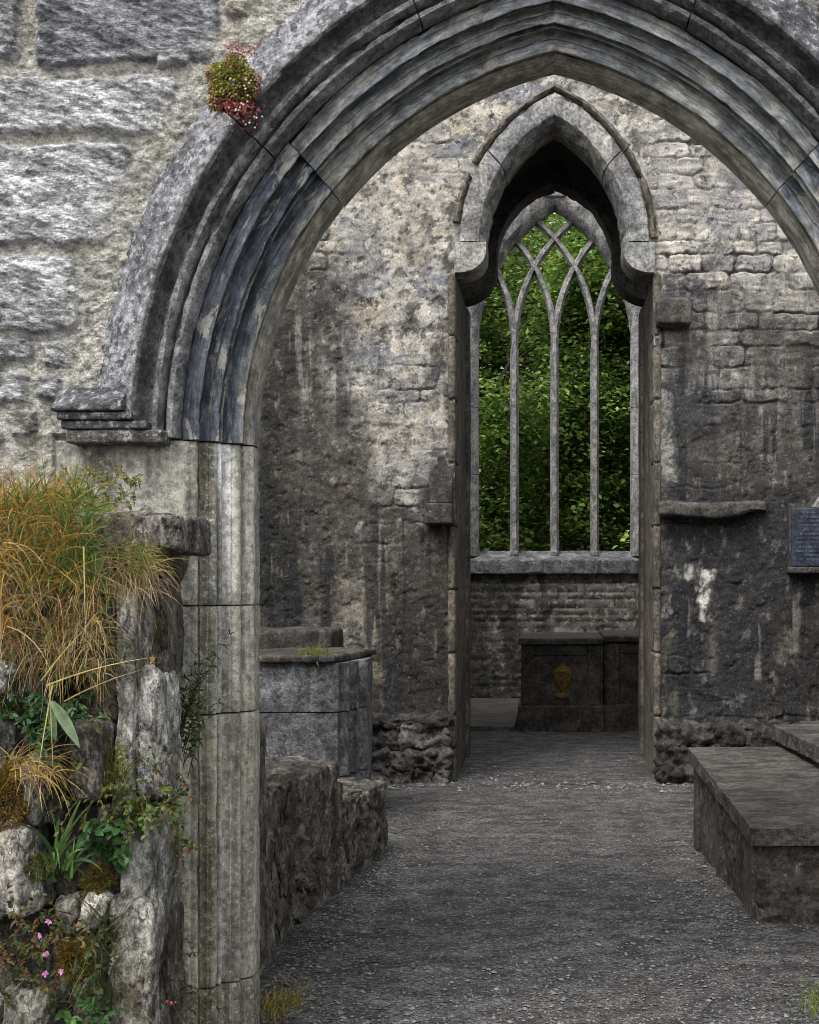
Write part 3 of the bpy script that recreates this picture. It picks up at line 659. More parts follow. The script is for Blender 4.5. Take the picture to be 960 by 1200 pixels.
for side in (-1, 1):                                # passage sides
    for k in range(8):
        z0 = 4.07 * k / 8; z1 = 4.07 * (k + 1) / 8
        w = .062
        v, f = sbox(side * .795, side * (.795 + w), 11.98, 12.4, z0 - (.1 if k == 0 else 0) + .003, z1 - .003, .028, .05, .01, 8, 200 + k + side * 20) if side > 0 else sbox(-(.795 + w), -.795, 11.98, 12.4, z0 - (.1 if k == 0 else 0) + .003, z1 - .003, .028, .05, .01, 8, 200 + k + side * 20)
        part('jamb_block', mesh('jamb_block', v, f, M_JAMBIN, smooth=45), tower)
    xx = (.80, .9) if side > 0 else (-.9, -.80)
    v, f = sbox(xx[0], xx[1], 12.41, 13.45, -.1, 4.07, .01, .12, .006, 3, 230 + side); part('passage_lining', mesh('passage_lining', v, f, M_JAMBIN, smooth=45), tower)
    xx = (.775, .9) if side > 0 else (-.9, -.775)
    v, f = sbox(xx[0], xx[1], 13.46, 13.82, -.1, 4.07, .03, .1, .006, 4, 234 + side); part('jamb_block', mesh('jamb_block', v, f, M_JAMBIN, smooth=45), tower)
RING = [(1.114, 12.42), (1.113, 12.14), (1.118, 12.12), (1.128, 12.06), (1.142, 12.01), (1.158, 11.975), (1.166, 11.955), (1.175, 11.95), (1.24, 11.947), (1.31, 11.95), (1.322, 11.956), (1.325, 11.97), (1.325, 12.42)]
def cst(c):
    return lambda P, t, s: np.broadcast_to(c, (len(P), 3))
for side in (-1, 1):
    for k, (a, b) in enumerate(((0, .52), (.52, 1.))):
        P, f, c, uv = sweep_arch(RING, TCX, TZS, a, b, 40, side, .008, .012, 300 + k + side * 5, .01, cst((.3, .29, .27)))
        part('voussoir', fix(mesh('voussoir', P, f, M_RING, c, uv, smooth=45)), tower)
    HB = [(1.335, 12.05), (1.335, 11.965), (1.345, 11.94), (1.362, 11.93), (1.38, 11.94), (1.395, 11.975), (1.40, 12.05)]
    for a, b in (((.10, .36), (.42, 1.)) if side < 0 else ((.02, .5), (.5, 1.))):
        P, f, c, uv = sweep_arch(HB, TCX, TZS, a, b, 26, side, .012, .02, 320 + side + int(a * 10), .01, cst((.2, .19, .18)))
        part('hood_mould', fix(mesh('hood_mould', P, f, M_JAMBIN, c, uv, smooth=45)), tower)
    # corbel under the ring: quarter-round underside
    def corbel(y0, y1, xi, xo_, zt, zb, sd):
        pts = [(xo_, zt), (xi, zt)] + [(xi + (xo_ - .04 - xi) * (1 - math.cos(q)), zt - .06 - (zt - .06 - zb) * math.sin(q)) for q in np.linspace(0, math.pi / 2, 10)] + [(xo_, zb)]
        pts = [(x * sd, z) for x, z in pts]
        v, f = ext_poly(pts, y0, y1); return v, f
    v, f = corbel(11.95, 12.42, .549, .80, 4.305, 4.065, side); part('corbel', fix(mesh('corbel', v, f, M_RING)), tower)
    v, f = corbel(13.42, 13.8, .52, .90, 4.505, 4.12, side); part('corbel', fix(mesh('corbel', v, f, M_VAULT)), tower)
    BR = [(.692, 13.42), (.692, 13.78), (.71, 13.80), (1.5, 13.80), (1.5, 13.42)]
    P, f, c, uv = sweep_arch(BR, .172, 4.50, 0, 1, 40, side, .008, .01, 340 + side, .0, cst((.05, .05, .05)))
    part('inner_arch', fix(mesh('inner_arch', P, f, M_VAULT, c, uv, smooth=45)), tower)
v, f = sbox(tx(768), tx(808), 11.76, 12.08, tz(385), tz(355), .02, .03, .012, 9, 351); part('bracket', mesh('bracket', v, f, M_DARK, smooth=50), tower, 'dark bracket stone right of the tall archway')
v, f = sbox(tx(500), tx(532), 11.8, 12.08, tz(615), tz(591), .012, .03, .006, 9, 352); part('bracket', mesh('bracket', v, f, M_DARK, smooth=50), tower, 'dark bracket stone low at the left jamb')
def gab(P):
    t = sst(tz(560), tz(536), P[:, 2]); c_ = tx(517); P[:, 0] = c_ + (P[:, 0] - c_) * (1 - .75 * t); return P
v, f = sbox(tx(504), tx(531), 11.93, 12.06, tz(590.5), tz(534), .015, .03, .008, 9, 354, gab); part('bracket_head', mesh('bracket_head', v, f, M_DARK, smooth=50), tower)
def taper(P):
    t = sst(tx(850), tx(897), P[:, 0]); P[:, 2] += (t * .05) * (P[:, 2] < tz(600)); P[:, 1] += t * .05 * (P[:, 1] < 12); P[:, 2] += .012 * np.sin(P[:, 0] * 9); return P
v, f = sbox(tx(772), tx(897), 11.86, 12.08, tz(607), tz(589), .03, .03, .02, 7, 353, taper); part('string_course', mesh('string_course', v, f, M_DARK, smooth=60), tower)
def rubble_plinth(x0, x1, ztop, seed):
    ac = Acc(); r = random.Random(seed); z = -.03
    while z < ztop - .02:
        h = min(r.uniform(.13, .2), ztop - z); x = x0
        while x < x1 - .03:
            w = min(r.uniform(.15, .42), x1 - x); 
            if x1 - x - w < .08: w = x1 - x
            v, f = sbox(x - .004, x + w + .004, 11.72 + r.uniform(0, .05), 12.05, z - .01, z + h, .03, .022, .07, 8, r.randrange(900))
            t = r.uniform(.035, .13); ac.add(v, f, (t, t * .93, t * .85)); x += w
        z += h
    return ac.build('plinth', M_ROCK_D, 60)
M_ROCK_D = stone('damp_plinth_stone', 0, 0, attr=True, var=(.4, 1.6), white=(.62, .72, .6), wcol=(.33, .3, .27), wsc=20, dark=(.52, .66, .7), dcol=(.015, .014, .013), bump=(1., .025))
part('plinth', rubble_plinth(-2.6, -.83, .52, 3), tower); part('plinth', rubble_plinth(.83, 2.6, .46, 4), tower)

# ================================================================== GABLE WALL and traceried window
GY = 20.0
GS = F / GY
gx = lambda x: (x - 651.5) / GS
gz = lambda y: EYE - (y - VY) / GS
WH, WZ = 1.086, 4.78; WR = 2 * WH
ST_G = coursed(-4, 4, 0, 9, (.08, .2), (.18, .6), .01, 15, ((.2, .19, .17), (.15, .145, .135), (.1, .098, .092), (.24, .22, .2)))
def gable_fn(X, Z):
    P = np.stack([X, np.zeros_like(X), Z], 1); d, i = sdf_stones(X, Z, ST_G, .03, 91); m = sst(.004, -.014, d)
    tones = np.array([s[5] for s in ST_G]); dy = m * (.008 + fbm(P * np.array([.7, 1, 1.6]), 10, 5, 92, .66) * .02) - (1 - m) * .014 * sst(-.2, .3, fbm(P, 3, 3, 95))
    c = lerp((.05, .047, .042), tones[i] * (1 + .4 * fbm(P, 6, 4, 93)[:, None]), m)
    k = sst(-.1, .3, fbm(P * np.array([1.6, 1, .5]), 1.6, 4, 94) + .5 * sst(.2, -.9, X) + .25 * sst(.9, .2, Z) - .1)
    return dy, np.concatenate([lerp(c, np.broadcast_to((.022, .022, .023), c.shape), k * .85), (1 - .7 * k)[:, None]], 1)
def in_win(X, Z): return np.where(Z < WZ, np.abs(X) < WH + .06, np.hypot(np.abs(X) + WH, Z - WZ) < WR + .06) & (Z > gz(660))
gable = thing('gable_wall', (0, 20.3, 0), 'far rubble wall holding the four light traceried window, beyond the tower passage', 'wall')
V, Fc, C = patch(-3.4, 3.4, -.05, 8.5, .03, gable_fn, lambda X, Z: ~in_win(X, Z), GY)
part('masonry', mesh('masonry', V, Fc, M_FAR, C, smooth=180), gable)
poly = [(-3.4, -.2), (-3.4, 6.5), (0, 8.6), (3.4, 6.5), (3.4, -.2)]
win = [(-WH - .08, gz(664))] + arc_pts(WH, WR + .08, WZ, 20) + [(WH + .08, gz(664))]
# the wall core as left, right, below and above pieces sharing one mesh
top = 8.5
core = Acc()
prm = arc_pts(WH, WR + .08, WZ, 20); half = len(prm) // 2
Lp = [(-3.4, -.2), (-3.4, top), (0, top)] + [(x, z) for x, z in reversed(prm[:half + 1])] + [(-WH - .08, gz(664)), (0, gz(664)), (0, -.2)]
for sg in (-1, 1):
    v, f = ext_poly([(x * -sg, z) for x, z in Lp], GY + .06, GY + .75)
    bm = bmesh.new(); vv = [bm.verts.new(q) for q in v]
    for q in f: bm.faces.new([vv[k] for k in q])
    bm.normal_update()
    bmesh.ops.triangulate(bm, faces=[q for q in bm.faces if len(q.verts) > 4]); bm.verts.index_update()
    core.add(np.array([q.co[:] for q in bm.verts]), [[w.index for w in q.verts] for q in bm.faces], (.12, .115, .105)); bm.free()
part('wall_core', fix(core.build('wall_core', M_FAR)), gable)
TYW = GY + .18
def bar_profile(w, d):                               # chamfered bar section, (across, depth)
    return [(-w / 2, d * .25), (-w * .22, -d / 2), (w * .22, -d / 2), (w / 2, d * .25), (w * .3, d / 2), (-w * .3, d / 2)]
def bar(path, w, d, y, seed=0, amp=.004):
    path = np.asarray(path, float); n = len(path); tg = np.gradient(path, axis=0); tg /= np.linalg.norm(tg, axis=1)[:, None]
    nr = np.stack([-tg[:, 1], tg[:, 0]], 1); pr = bar_profile(w, d); m = len(pr); V = []
    for k in range(n):
        for a, b in pr: V.append((path[k, 0] + nr[k, 0] * a, y + b, path[k, 1] + nr[k, 1] * a))
    V = np.array(V); V += fbm(V, 6, 3, seed)[:, None] * amp
    Fc = [[k * m + j, k * m + (j + 1) % m, (k + 1) * m + (j + 1) % m, (k + 1) * m + j] for k in range(n - 1) for j in range(m)] + [list(range(m)), [(n - 1) * m + j for j in range(m)][::-1]]
    return V, Fc
FR = [(WR - .06, TYW - .1), (WR - .02, TYW - .16), (WR + .03, GY - .03), (WR + .19, GY - .05), (WR + .22, GY - .02), (WR + .22, GY + .06), (WR + .1, TYW + .2), (WR - .02, TYW + .2), (WR - .06, TYW + .1)]
fa = Acc()
for side in (-1, 1):
    P, f, c, uv = sweep_arch(FR, WH, WZ, 0, 1, 40, side, .008, .015, 400 + side, 0, cst((.3, .3, .3))); fa.add(P, f, c)
frame = part('window_frame', fix(fa.build('window_frame', M_TRAC, 40)), gable)
for side in (-1, 1):
    zb, zt = gz(652), WZ
    for a, b in ((zb, zb + 1.1), (zb + 1.1, zb + 2.), (zb + 2., zt)):
        pr = [(side * (WH + (r0 - WR)), y0) for r0, y0 in FR]; m = len(pr)
        V = np.array([(x, y, z) for z in np.linspace(a + .004, b - .004, 10) for x, y in pr]); V += fbm(V, 6, 3, 3)[:, None] * .004
        Fc = [[k * m + j, k * m + (j + 1) % m, (k + 1) * m + (j + 1) % m, (k + 1) * m + j] for k in range(9) for j in range(m)] + [list(range(m)), [9 * m + j for j in range(m)][::-1]]
        part('window_jamb', fix(mesh('window_jamb', V, Fc, M_TRAC)), frame)
for k in (-1, 0, 1):
    x = k * WH / 2
    v, f = bar([(x, z) for z in np.linspace(gz(650), WZ - .05, 24)], .118, .17, TYW, 410 + k); part('mullion', fix(mesh('mullion', v, f, M_TRAC)), frame)
    v, f = sbox(x - .055, x + .055, TYW - .11, TYW + .1, gz(652), gz(645), .02, .05, .004, 9, 415 + k); part('mullion_base', mesh('mullion_base', v, f, M_TRAC, smooth=50), frame)
for k in (-1, 0, 1):
    for sg in (-1, 1):
        x0 = k * WH / 2; pts = []
        for q in np.linspace(0, 1.2, 60):
            x = x0 + sg * WR - sg * WR * math.cos(q); z = WZ + WR * math.sin(q)
            if math.hypot(abs(x) + WH, z - WZ) > WR - .02 and q > .1: break
            pts.append((x, z - .05 if q == 0 else z))
        v, f = bar(pts, .10, .145 + .004 * (k + sg), TYW + .003 * sg, 420 + k * 3 + sg); part('tracery_bar', fix(mesh('tracery_bar', v, f, M_TRAC)), frame)
def sl(P):
    P[:, 2] -= np.clip((GY + .3 - P[:, 1]), 0, .5) * .35 * (P[:, 2] > gz(663)); return P
v, f = sbox(gx(549), gx(752), GY - .07, GY + .4, gz(673), gz(645), .02, .06, .008, 5, 430, sl); part('window_sill', mesh('window_sill', v, f, M_BLUE, smooth=50), frame)
v, f = sbox(-.16, .16, GY - .07, GY + .05, gz(232), gz(222), .03, .03, .01, 9, 432); part('hood_apex', mesh('hood_apex', v, f, M_TRAC, smooth=50), frame)

# unseen side walls of the roofless nave and chancel, added to block skylight
def side_wall(name, x0, x1, y0, y1, z1, label, sd):
    ST = coursed(y0, y1, 0, z1, (.14, .28), (.25, .7), .03, sd, ((.2, .19, .17), (.28, .27, .25), (.14, .135, .13)))
    def fn(X, Z):
        P = np.stack([X, np.zeros_like(X), Z], 1); d, i = sdf_stones(X, Z, ST, .03, sd); m = sst(.004, -.014, d); t = np.array([s[5] for s in ST])
        return m * .03 + fbm(P, 6, 4, sd) * .02, lerp((.16, .15, .13), t[i], m)
    v, f, c = patch(y0, y1, -.05, z1, .06, fn, lambda X, Z: X < 1e9, 0)
    inner = x1 if x1 < 0 else x0; sg = 1 if x1 < 0 else -1
    v = np.stack([inner + sg * -v[:, 1] * 1., v[:, 0], v[:, 2]], 1)
    t = thing(name, ((x0 + x1) / 2, (y0 + y1) / 2, 0), label, 'wall')
    part('masonry', mesh('masonry', v, f, M_FAR, c, smooth=180), t)
    xa, xb = (x0, x1 - .06) if x1 < 0 else (x0 + .06, x1)
    b = np.array([[x, y, z] for x in (xa, xb) for y in (y0, y1) for z in (-.2, z1 - .03)]); fc = [[0, 1, 3, 2], [4, 6, 7, 5], [0, 4, 5, 1], [2, 3, 7, 6], [0, 2, 6, 4], [1, 5, 7, 3]]
    part('wall_core', fix(mesh('wall_core', b, fc, M_FAR, np.full((8, 3), .18))), t)
side_wall('unseen_nave_wall', -4.1, -3.4, 5.76, 11.9, 3.6, 'unseen rubble side wall left of the nave, added to block skylight', 21)
side_wall('unseen_nave_wall', 3.4, 4.1, 5.76, 11.9, 3.6, 'unseen rubble side wall right of the nave, added to block skylight', 22)
side_wall('unseen_chancel_wall', -3.9, -3.2, 13.9, 19.95, 5.5, 'unseen rubble side wall left of the far chancel, added to block skylight', 23)
side_wall('unseen_chancel_wall', 3.2, 3.9, 13.9, 19.95, 5.5, 'unseen rubble side wall right of the far chancel, added to block skylight', 24)

# ================================================================== FAR CHEST TOMBS
def chest_tomb_far(x0, x1, y0, y1, h, label, urn, seed, il=.05, ir=.05):
    t = thing('chest_tomb', ((x0 + x1) / 2, (y0 + y1) / 2, 0), label, 'tomb')
    v, f = sbox(x0, x1, y0, y1, h - .075, h, .02, .05, .006, 5, seed); part('top_slab', mesh('top_slab', v, f, M_SLAB, smooth=45), t)
    v, f = sbox(x0 + il, x1 - ir, y0 + .07, y1 - .05, .25, h - .077, .01, .1, .004, 4, seed + 1); part('chest', mesh('chest', v, f, M_TOMBF, smooth=45), t)
    for a, b in ((x0 + .03, x0 + .17), (x1 - .17, x1 - .03)):
        v, f = sbox(a, b, y0 + .04, y0 + .12, .27, h - .078, .012, .06, .003, 6, seed + 2); part('pilaster', mesh('pilaster', v, f, M_TOMBF, smooth=45), t)
    v, f = sbox(x0 + .17, x1 - .17, y0 + .05, y0 + .1, h - .19, h - .078, .01, .06, .003, 6, seed + 3); part('panel_rail', mesh('panel_rail', v, f, M_TOMBF, smooth=45), t)
    v, f = sbox(x0 - .005, x1 + .005, y0 + .0, y1, -.05, .27, .015, .06, .006, 5, seed + 4); part('plinth', mesh('plinth', v, f, M_TOMBF, smooth=45), t)
    if urn:
        cx_, zb, s = urn
        pr = [(.0, 0), (.075, 0), (.075, .03), (.03, .045), (.022, .07), (.05, .1), (.085, .16), (.103, .22), (.108, .255), (.118, .26), (.118, .285), (.09, .29), (.07, .315), (.03, .34), (.018, .36), (0, .365)]
        V = []; n = 20
        for r, z in pr:
            for k in range(n):
                a = 2 * math.pi * k / n; V.append((cx_ + r * s * math.cos(a), y0 + .065 + r * s * math.sin(a) * .42, zb + z * s))
        V = np.array(V); m = len(pr); Fc = [[i * n + k, i * n + (k + 1) % n, (i + 1) * n + (k + 1) % n, (i + 1) * n + k] for i in range(m - 1) for k in range(n)]
        part('urn_relief', fix(mesh('urn_relief', V, Fc, M_URN, smooth=40)), t, 'ochre yellow urn carved on the tomb front')
    return t
chest_tomb_far(-.385, .52, 15.8, 17.5, .99, 'brown chest tomb with an ochre urn carved on its front, beyond the tower passage', (.085, .355, 1.0), 440, .05, .003)
chest_tomb_far(.524, 1.45, 15.95, 17.7, 1.01, 'plain dark chest tomb to the right of the urn tomb, partly behind the jamb', None, 450, .003, .05)
v, f = sbox(-1.35, -.42, 15.85, 19.6, -.05, .055, .012, .1, .006, 3, 460)
single('ledger_slab', mesh('ledger_slab', v, f, M_SLAB, smooth=45), (-.9, 17.5, 0), 'flat grey grave slab lying on the floor left of the urn tomb', 'grave slab')

# ================================================================== NEAR RIGHT TOMBS
def quad_warp(c, z):                                    # maps the unit square to four floor corners, height to a tilted top
    c = np.array(c, float); z = np.array(z, float)
    def w(P):
        u, v_, h = P[:, 0], P[:, 1], P[:, 2]
        k = [(1 - u) * (1 - v_), u * (1 - v_), u * v_, (1 - u) * v_]
        x = sum(k[i] * c[i, 0] for i in range(4)); y = sum(k[i] * c[i, 1] for i in range(4)); zz = h + sum(k[i] * z[i] for i in range(4)) * (h > .2)
        return np.stack([x, y, zz], 1)
    return w
def plan_box(c, z0, ztops, thick, ins, seed, amp=.008, r=.015, step=.05, rough=0.):
    """block on four floor corners (near-left, near-right, far-right, far-left) with its own height at each corner"""
    c = np.array(c, float); ctr = c.mean(0); c = ctr + (c - ctr) * 1.0
    e = [(c[(i + 1) % 4] - c[i]) / np.linalg.norm(c[(i + 1) % 4] - c[i]) for i in range(4)]
    ci = np.array([c[i] + (e[i] - e[i - 1]) * ins for i in range(4)])
    L = np.linalg.norm(c[3] - c[0]); Wd = np.linalg.norm(c[1] - c[0])
    P, f = sbox(0, Wd, 0, L, 0, 1, r, step, 0., 6, seed)
    u = P[:, 0] / Wd; v_ = P[:, 1] / L; h = P[:, 2]
    k = [(1 - u) * (1 - v_), u * (1 - v_), u * v_, (1 - u) * v_]
    x = sum(k[i] * ci[i, 0] for i in range(4)); y = sum(k[i] * ci[i, 1] for i in range(4)); zt = sum(k[i] * ztops[i] for i in range(4))
    zb = z0 if thick is None else zt - thick
    Q = np.stack([x, y, zb + h * (zt - zb)], 1)
    cc = np.array([x.mean(), y.mean(), Q[:, 2].mean()]); dirn = Q - cc; dirn /= np.linalg.norm(dirn, axis=1)[:, None]
    k = fbm(Q, 6, 5, seed, .58) * amp
    if rough: k = k + rough * (fbm(Q * np.array([1, 1, 1.6]), 9, 5, seed + 3, .66) - 1.2 * sst(.12, .02, np.abs(fbm(Q, 3.2, 4, seed + 4))))
    return Q + dirn * k[:, None], f
tombC = thing('chest_tomb', (1.2, 8.0, 0), 'low dark stone tomb with a broad worn top, at the right edge nearest the arch', 'tomb')
Cc = [(.935, 6.97), (1.72, 6.93), (1.335, 8.98), (.825, 8.97)]
Ct = [.445, .46, .60, .595]
v, f = plan_box(Cc, 0, Ct, .085, -.02, 470, .010, .018, .022, .007); part('top_slab', mesh('top_slab', v, f, M_SLAB, smooth=45), tombC)
v, f = plan_box(Cc, -.05, [z - .087 for z in Ct], None, .015, 471, .012, .02, .025, .010); part('chest', mesh('chest', v, f, M_DARK, smooth=45), tombC)
for (a, b) in ((.03, .12), (.5, .56), (.9, .97)):            # upright slips on the side panel
    p0 = np.array(Cc[0]); p1 = np.array(Cc[3]); q0 = p0 + (p1 - p0) * a; q1 = p0 + (p1 - p0) * b; zt = Ct[0] + (Ct[3] - Ct[0]) * a - .09
    cs = [q0 + (-.0, 0), q0 + (.06, 0), q1 + (.06, 0), q1 + (-.0, 0)]
    v, f = plan_box(cs, -.05, [zt] * 4, None, 0, 472 + int(a * 10), .004, .008); part('side_pilaster', mesh('side_pilaster', v, f, M_DARK, smooth=45), tombC)
tombD = thing('chest_tomb', (1.9, 8.2, 0), 'higher dark tomb cut by the right edge, behind the low broad tomb', 'tomb')
Dc = [(1.62, 7.3), (2.4, 7.4), (2.2, 9.2), (1.345, 9.1)]
Dt = [.64, .64, .72, .72]
v, f = plan_box(Dc, 0, Dt, .09, -.02, 480, .010, .018, .022, .007); part('top_slab', mesh('top_slab', v, f, M_SLAB, smooth=45), tombD)
v, f = plan_box(Dc, -.05, [z - .092 for z in Dt], None, .015, 481, .012, .02, .025, .010); part('chest', mesh('chest', v, f, M_DARK, smooth=45), tombD)

# ================================================================== LEFT BLOCKS
def block(name, c, zt, seed, mat, label, cat, amp=.03, r=.03):
    v, f = plan_box(c, -.05, zt, None, 0, seed, amp, r, .016, .03); c = np.array(c); return single(name, mesh(name, v, f, mat, smooth=60), (c[:, 0].mean(), c[:, 1].mean(), 0), label, cat)
block('stone_block', [(-1.62, 6.3), (-1.235, 6.33), (-1.105, 7.78), (-1.5, 7.85)], [.70, .70, .66, .66], 490, M_BENCH, 'long rough mossy block beside the left jamb, taller of the two low blocks', 'stone block', .035)
block('stone_block', [(-1.6, 7.82), (-1.10, 7.80), (-.985, 8.82), (-1.42, 8.9)], [.45, .44, .425, .43], 491, M_BENCH, 'lower rough block ending the row in front of the fluted pier stump', 'stone block', .03)
v, f = sbox(-1.26, -1.195, 6.0, 6.42, -.05, 1.0, .02, .04, .02, 6, 492, lambda P: roty(P, R_(-3), np.array([-1.2, 6.2, 0])))
single('standing_slab', mesh('standing_slab', v, f, M_BENCH, smooth=60), (-1.22, 6.2, 0), 'thin upright brown slab leaning just behind the left jamb of the arch', 'stone slab')
v, f = sbox(-1.62, -1.36, 7.95, 8.4, .3, .62, .04, .04, .04, 7, 496, pw=6)
single('loose_stone', mesh('loose_stone', v, f, M_BENCH, smooth=60), (-1.45, 8.1, .45), 'dark loose stone lying on the low block before the pier stump', 'stone')
pier = thing('pier_stump', (-1.6, 9.7, 0), 'broken blue grey pier stump with a fluted right corner, left of the tower wall', 'pier')
def pier_prof():
    a = np.array([-1.40, 9.6]); b = np.array([-1.27, 10.15]); d = b - a; n = np.array([d[1], -d[0]]); n /= np.linalg.norm(n); pts = []
    for s0, s1, am in ((0, .1, 0), (.1, .32, .03), (.32, .42, -.02), (.42, .6, .03), (.6, .7, -.02), (.7, .92, .03), (.92, 1, 0)):
        for q in np.linspace(.05, .95, 5): pts.append(a + d * (s0 + (s1 - s0) * q) + n * am * math.sin(math.pi * q))
    return [(-2.3, 10.6), (-2.3, 9.62)] + [(x, 9.6) for x in np.linspace(-2.25, -1.42, 12)] + [tuple(p) for p in pts] + [(-1.3, 10.6)]
PP = np.array(pier_prof())
for k, (a, b) in enumerate(((-.05, .33), (.33, .75), (.75, 1.07))):
    m = len(PP); n = 16; zz = np.linspace(a + .004, b - .004, n)
    V = np.array([(x, y, z) for z in zz for x, y in PP]); dd = fbm(V, 7, 4, 500 + k, .58) * .014; V[:, 1] -= dd; V[:, 0] += dd * .5 + k * .004
    Fc = [[q * m + j, q * m + (j + 1) % m, (q + 1) * m + (j + 1) % m, (q + 1) * m + j] for q in range(n - 1) for j in range(m)] + [list(range(m)), [(n - 1) * m + j for j in range(m)][::-1]]
    part('pier_block', fix(mesh('pier_block', V, Fc, M_BLUE, smooth=42)), pier)
v, f = sbox(-2.32, -1.265, 9.575, 10.62, 1.07, 1.115, .015, .05, .016, 6, 505, lambda P: np.stack([P[:, 0] + np.where(P[:, 0] > -1.6, -(.14 * (10.6 - P[:, 1])).clip(0, .15), 0), P[:, 1], P[:, 2]], 1)); part('cap_slab', mesh('cap_slab', v, f, M_DARK, smooth=50), pier)
v, f = sbox(-2.4, -1.62, 10.9, 11.5, 0, 1.24, .03, .05, .02, 5, 507)
single('stone_block', mesh('stone_block', v, f, M_DARK, smooth=60), (-2, 11.2, 0), 'dark square block with flat top, showing just behind the pier stump', 'stone block')

# ================================================================== WALL PLAQUE
plq = thing('memorial_plaque', (tx(960), 11.9, tz(668)), 'blue black slate plaque with a pointed top, on the tower wall at the right edge', 'plaque')
x0, x1 = tx(925), tx(925) + .50; xc = (x0 + x1) / 2; zb, zt = tz(664), tz(596)
v, f = ext_poly([(x0 - .012, zb - .03), (x1 + .012, zb - .03), (x1 + .012, zt + .04), (xc + .1, zt + .04), (xc, zt + .16), (xc - .1, zt + .04), (x0 - .012, zt + .04)], 11.92, 12.05)
part('frame', mesh('frame', v, f, M_DARK), plq)
v, f = sbox(x0, x1, 11.89, 11.95, zb, zt, .006, .06, .001, 5, 520); part('panel', mesh('panel', v, f, M_SLATE, smooth=45), plq)
v, f = ext_poly([(xc - .085, zt + .005), (xc + .085, zt + .005), (xc, zt + .135)], 11.90, 11.93); part('pediment', mesh('pediment', v, f, M_RING), plq)
v, f = sbox(x0 - .02, x1 + .02, 11.86, 12.03, zb - .055, zb - .004, .012, .06, .003, 5, 521); part('sill', mesh('sill', v, f, M_DARK, smooth=45), plq)
ins = Acc(); rr = random.Random(4); z = zt - .045
while z > zb + .03:                                   # worn unreadable lettering: small raised strokes in rows
    x = x0 + rr.uniform(.03, .07)
    while x < x1 - .05:
        w = rr.uniform(.006, .016)
        if rr.random() < .82:
            v = np.array([[a, b, c] for a in (x, x + w) for b in (11.8865, 11.892) for c in (z, z + rr.uniform(.012, .018))]); ins.add(v, [[0, 1, 3, 2], [4, 6, 7, 5], [0, 4, 5, 1], [2, 3, 7, 6], [0, 2, 6, 4], [1, 5, 7, 3]])
        x += w + .005
    z -= .034
part('inscription', ins.build('inscription', M_INSC), plq)

# ================================================================== RUINED WALL END in the left foreground
RY = 4.5
ruin = thing('ruined_wall', (-1.5, 4.7, 0), 'crumbling rubble wall end overgrown with grass, in the left foreground', 'wall')
def ruin_fn(X, Z):
    P = np.stack([X, np.zeros_like(X), Z], 1)
    edge = sst(-1.33, -1.17, X + .03 * fbm(P, 4, 3, 600))
    dy = fbm(P, 3, 4, 601) * .08 + fbm(P, 11, 4, 602, .6) * .035 - edge * .32 - sst(1.5, 1.82, Z + .08 * fbm(P, 4, 2, 605)) * .32
    c = lerp((.09, .075, .056), (.2, .185, .155), sst(-.2, .4, fbm(P, 7, 4, 603)))
    c = lerp(c, (.16, .085, .02), sst(.05, .3, fbm(P, 5, 4, 604)) * .8); c = lerp(c, (.05, .07, .016), sst(-.02, .25, fbm(P, 6, 4, 606)) * .85)
    return dy, c
V, Fc, C = patch(-3.2, -1.225, -.05, 1.74, .012, ruin_fn, lambda X, Z: X < 1e9, RY)
part('rubble_core', mesh('rubble_core', V, Fc, M_SOIL, C, smooth=180), ruin)
def rock(pxb, Y, dep, tone, seed, pw=5, rot=0., amp=.02, nsc=9):
    a, b, c, d = pxb; p = W(a, d, Y); q = W(b, c, Y)
    v, f = sbox(p[0], q[0], Y - dep * .35, Y + dep * .65, p[2], q[2], .02, .008, 0, nsc, seed, None, pw * 1.6, 5)
    nn = v - v.mean(0); nn /= np.linalg.norm(nn, axis=1)[:, None]; S_ = v * np.array([2.2, 1.4, .6])
    v = v + nn * (fbm(v, 8, 5, seed, .62) * amp * .7 + terr(fbm(S_, 5, 4, seed + 6), 6) * .03 - sst(.1, .0, np.abs(fbm(S_, 9, 4, seed + 7))) * .010 + fbm(S_, 30, 4, seed + 8, .6) * .007)[:, None]
    if rot: v = roty(v, R_(rot), v.mean(0))
    Q = v * np.array([6, 3, 1.4]); t = np.array(tone) * np.array([1.55, 1.5, 1.38]) * (1 + .4 * fbm(Q, 4, 4, seed)[:, None])
    t = lerp(t, (.06, .055, .045), sst(.15, .45, fbm(v, 9, 4, seed + 2)) * .45)
    part('stone', mesh('stone', v, f, M_ROCK, t, smooth=70), ruin)
PG, GGm, DGm, LW = (.33, .33, .32), (.2, .2, .195), (.09, .085, .078), (.5, .49, .46)
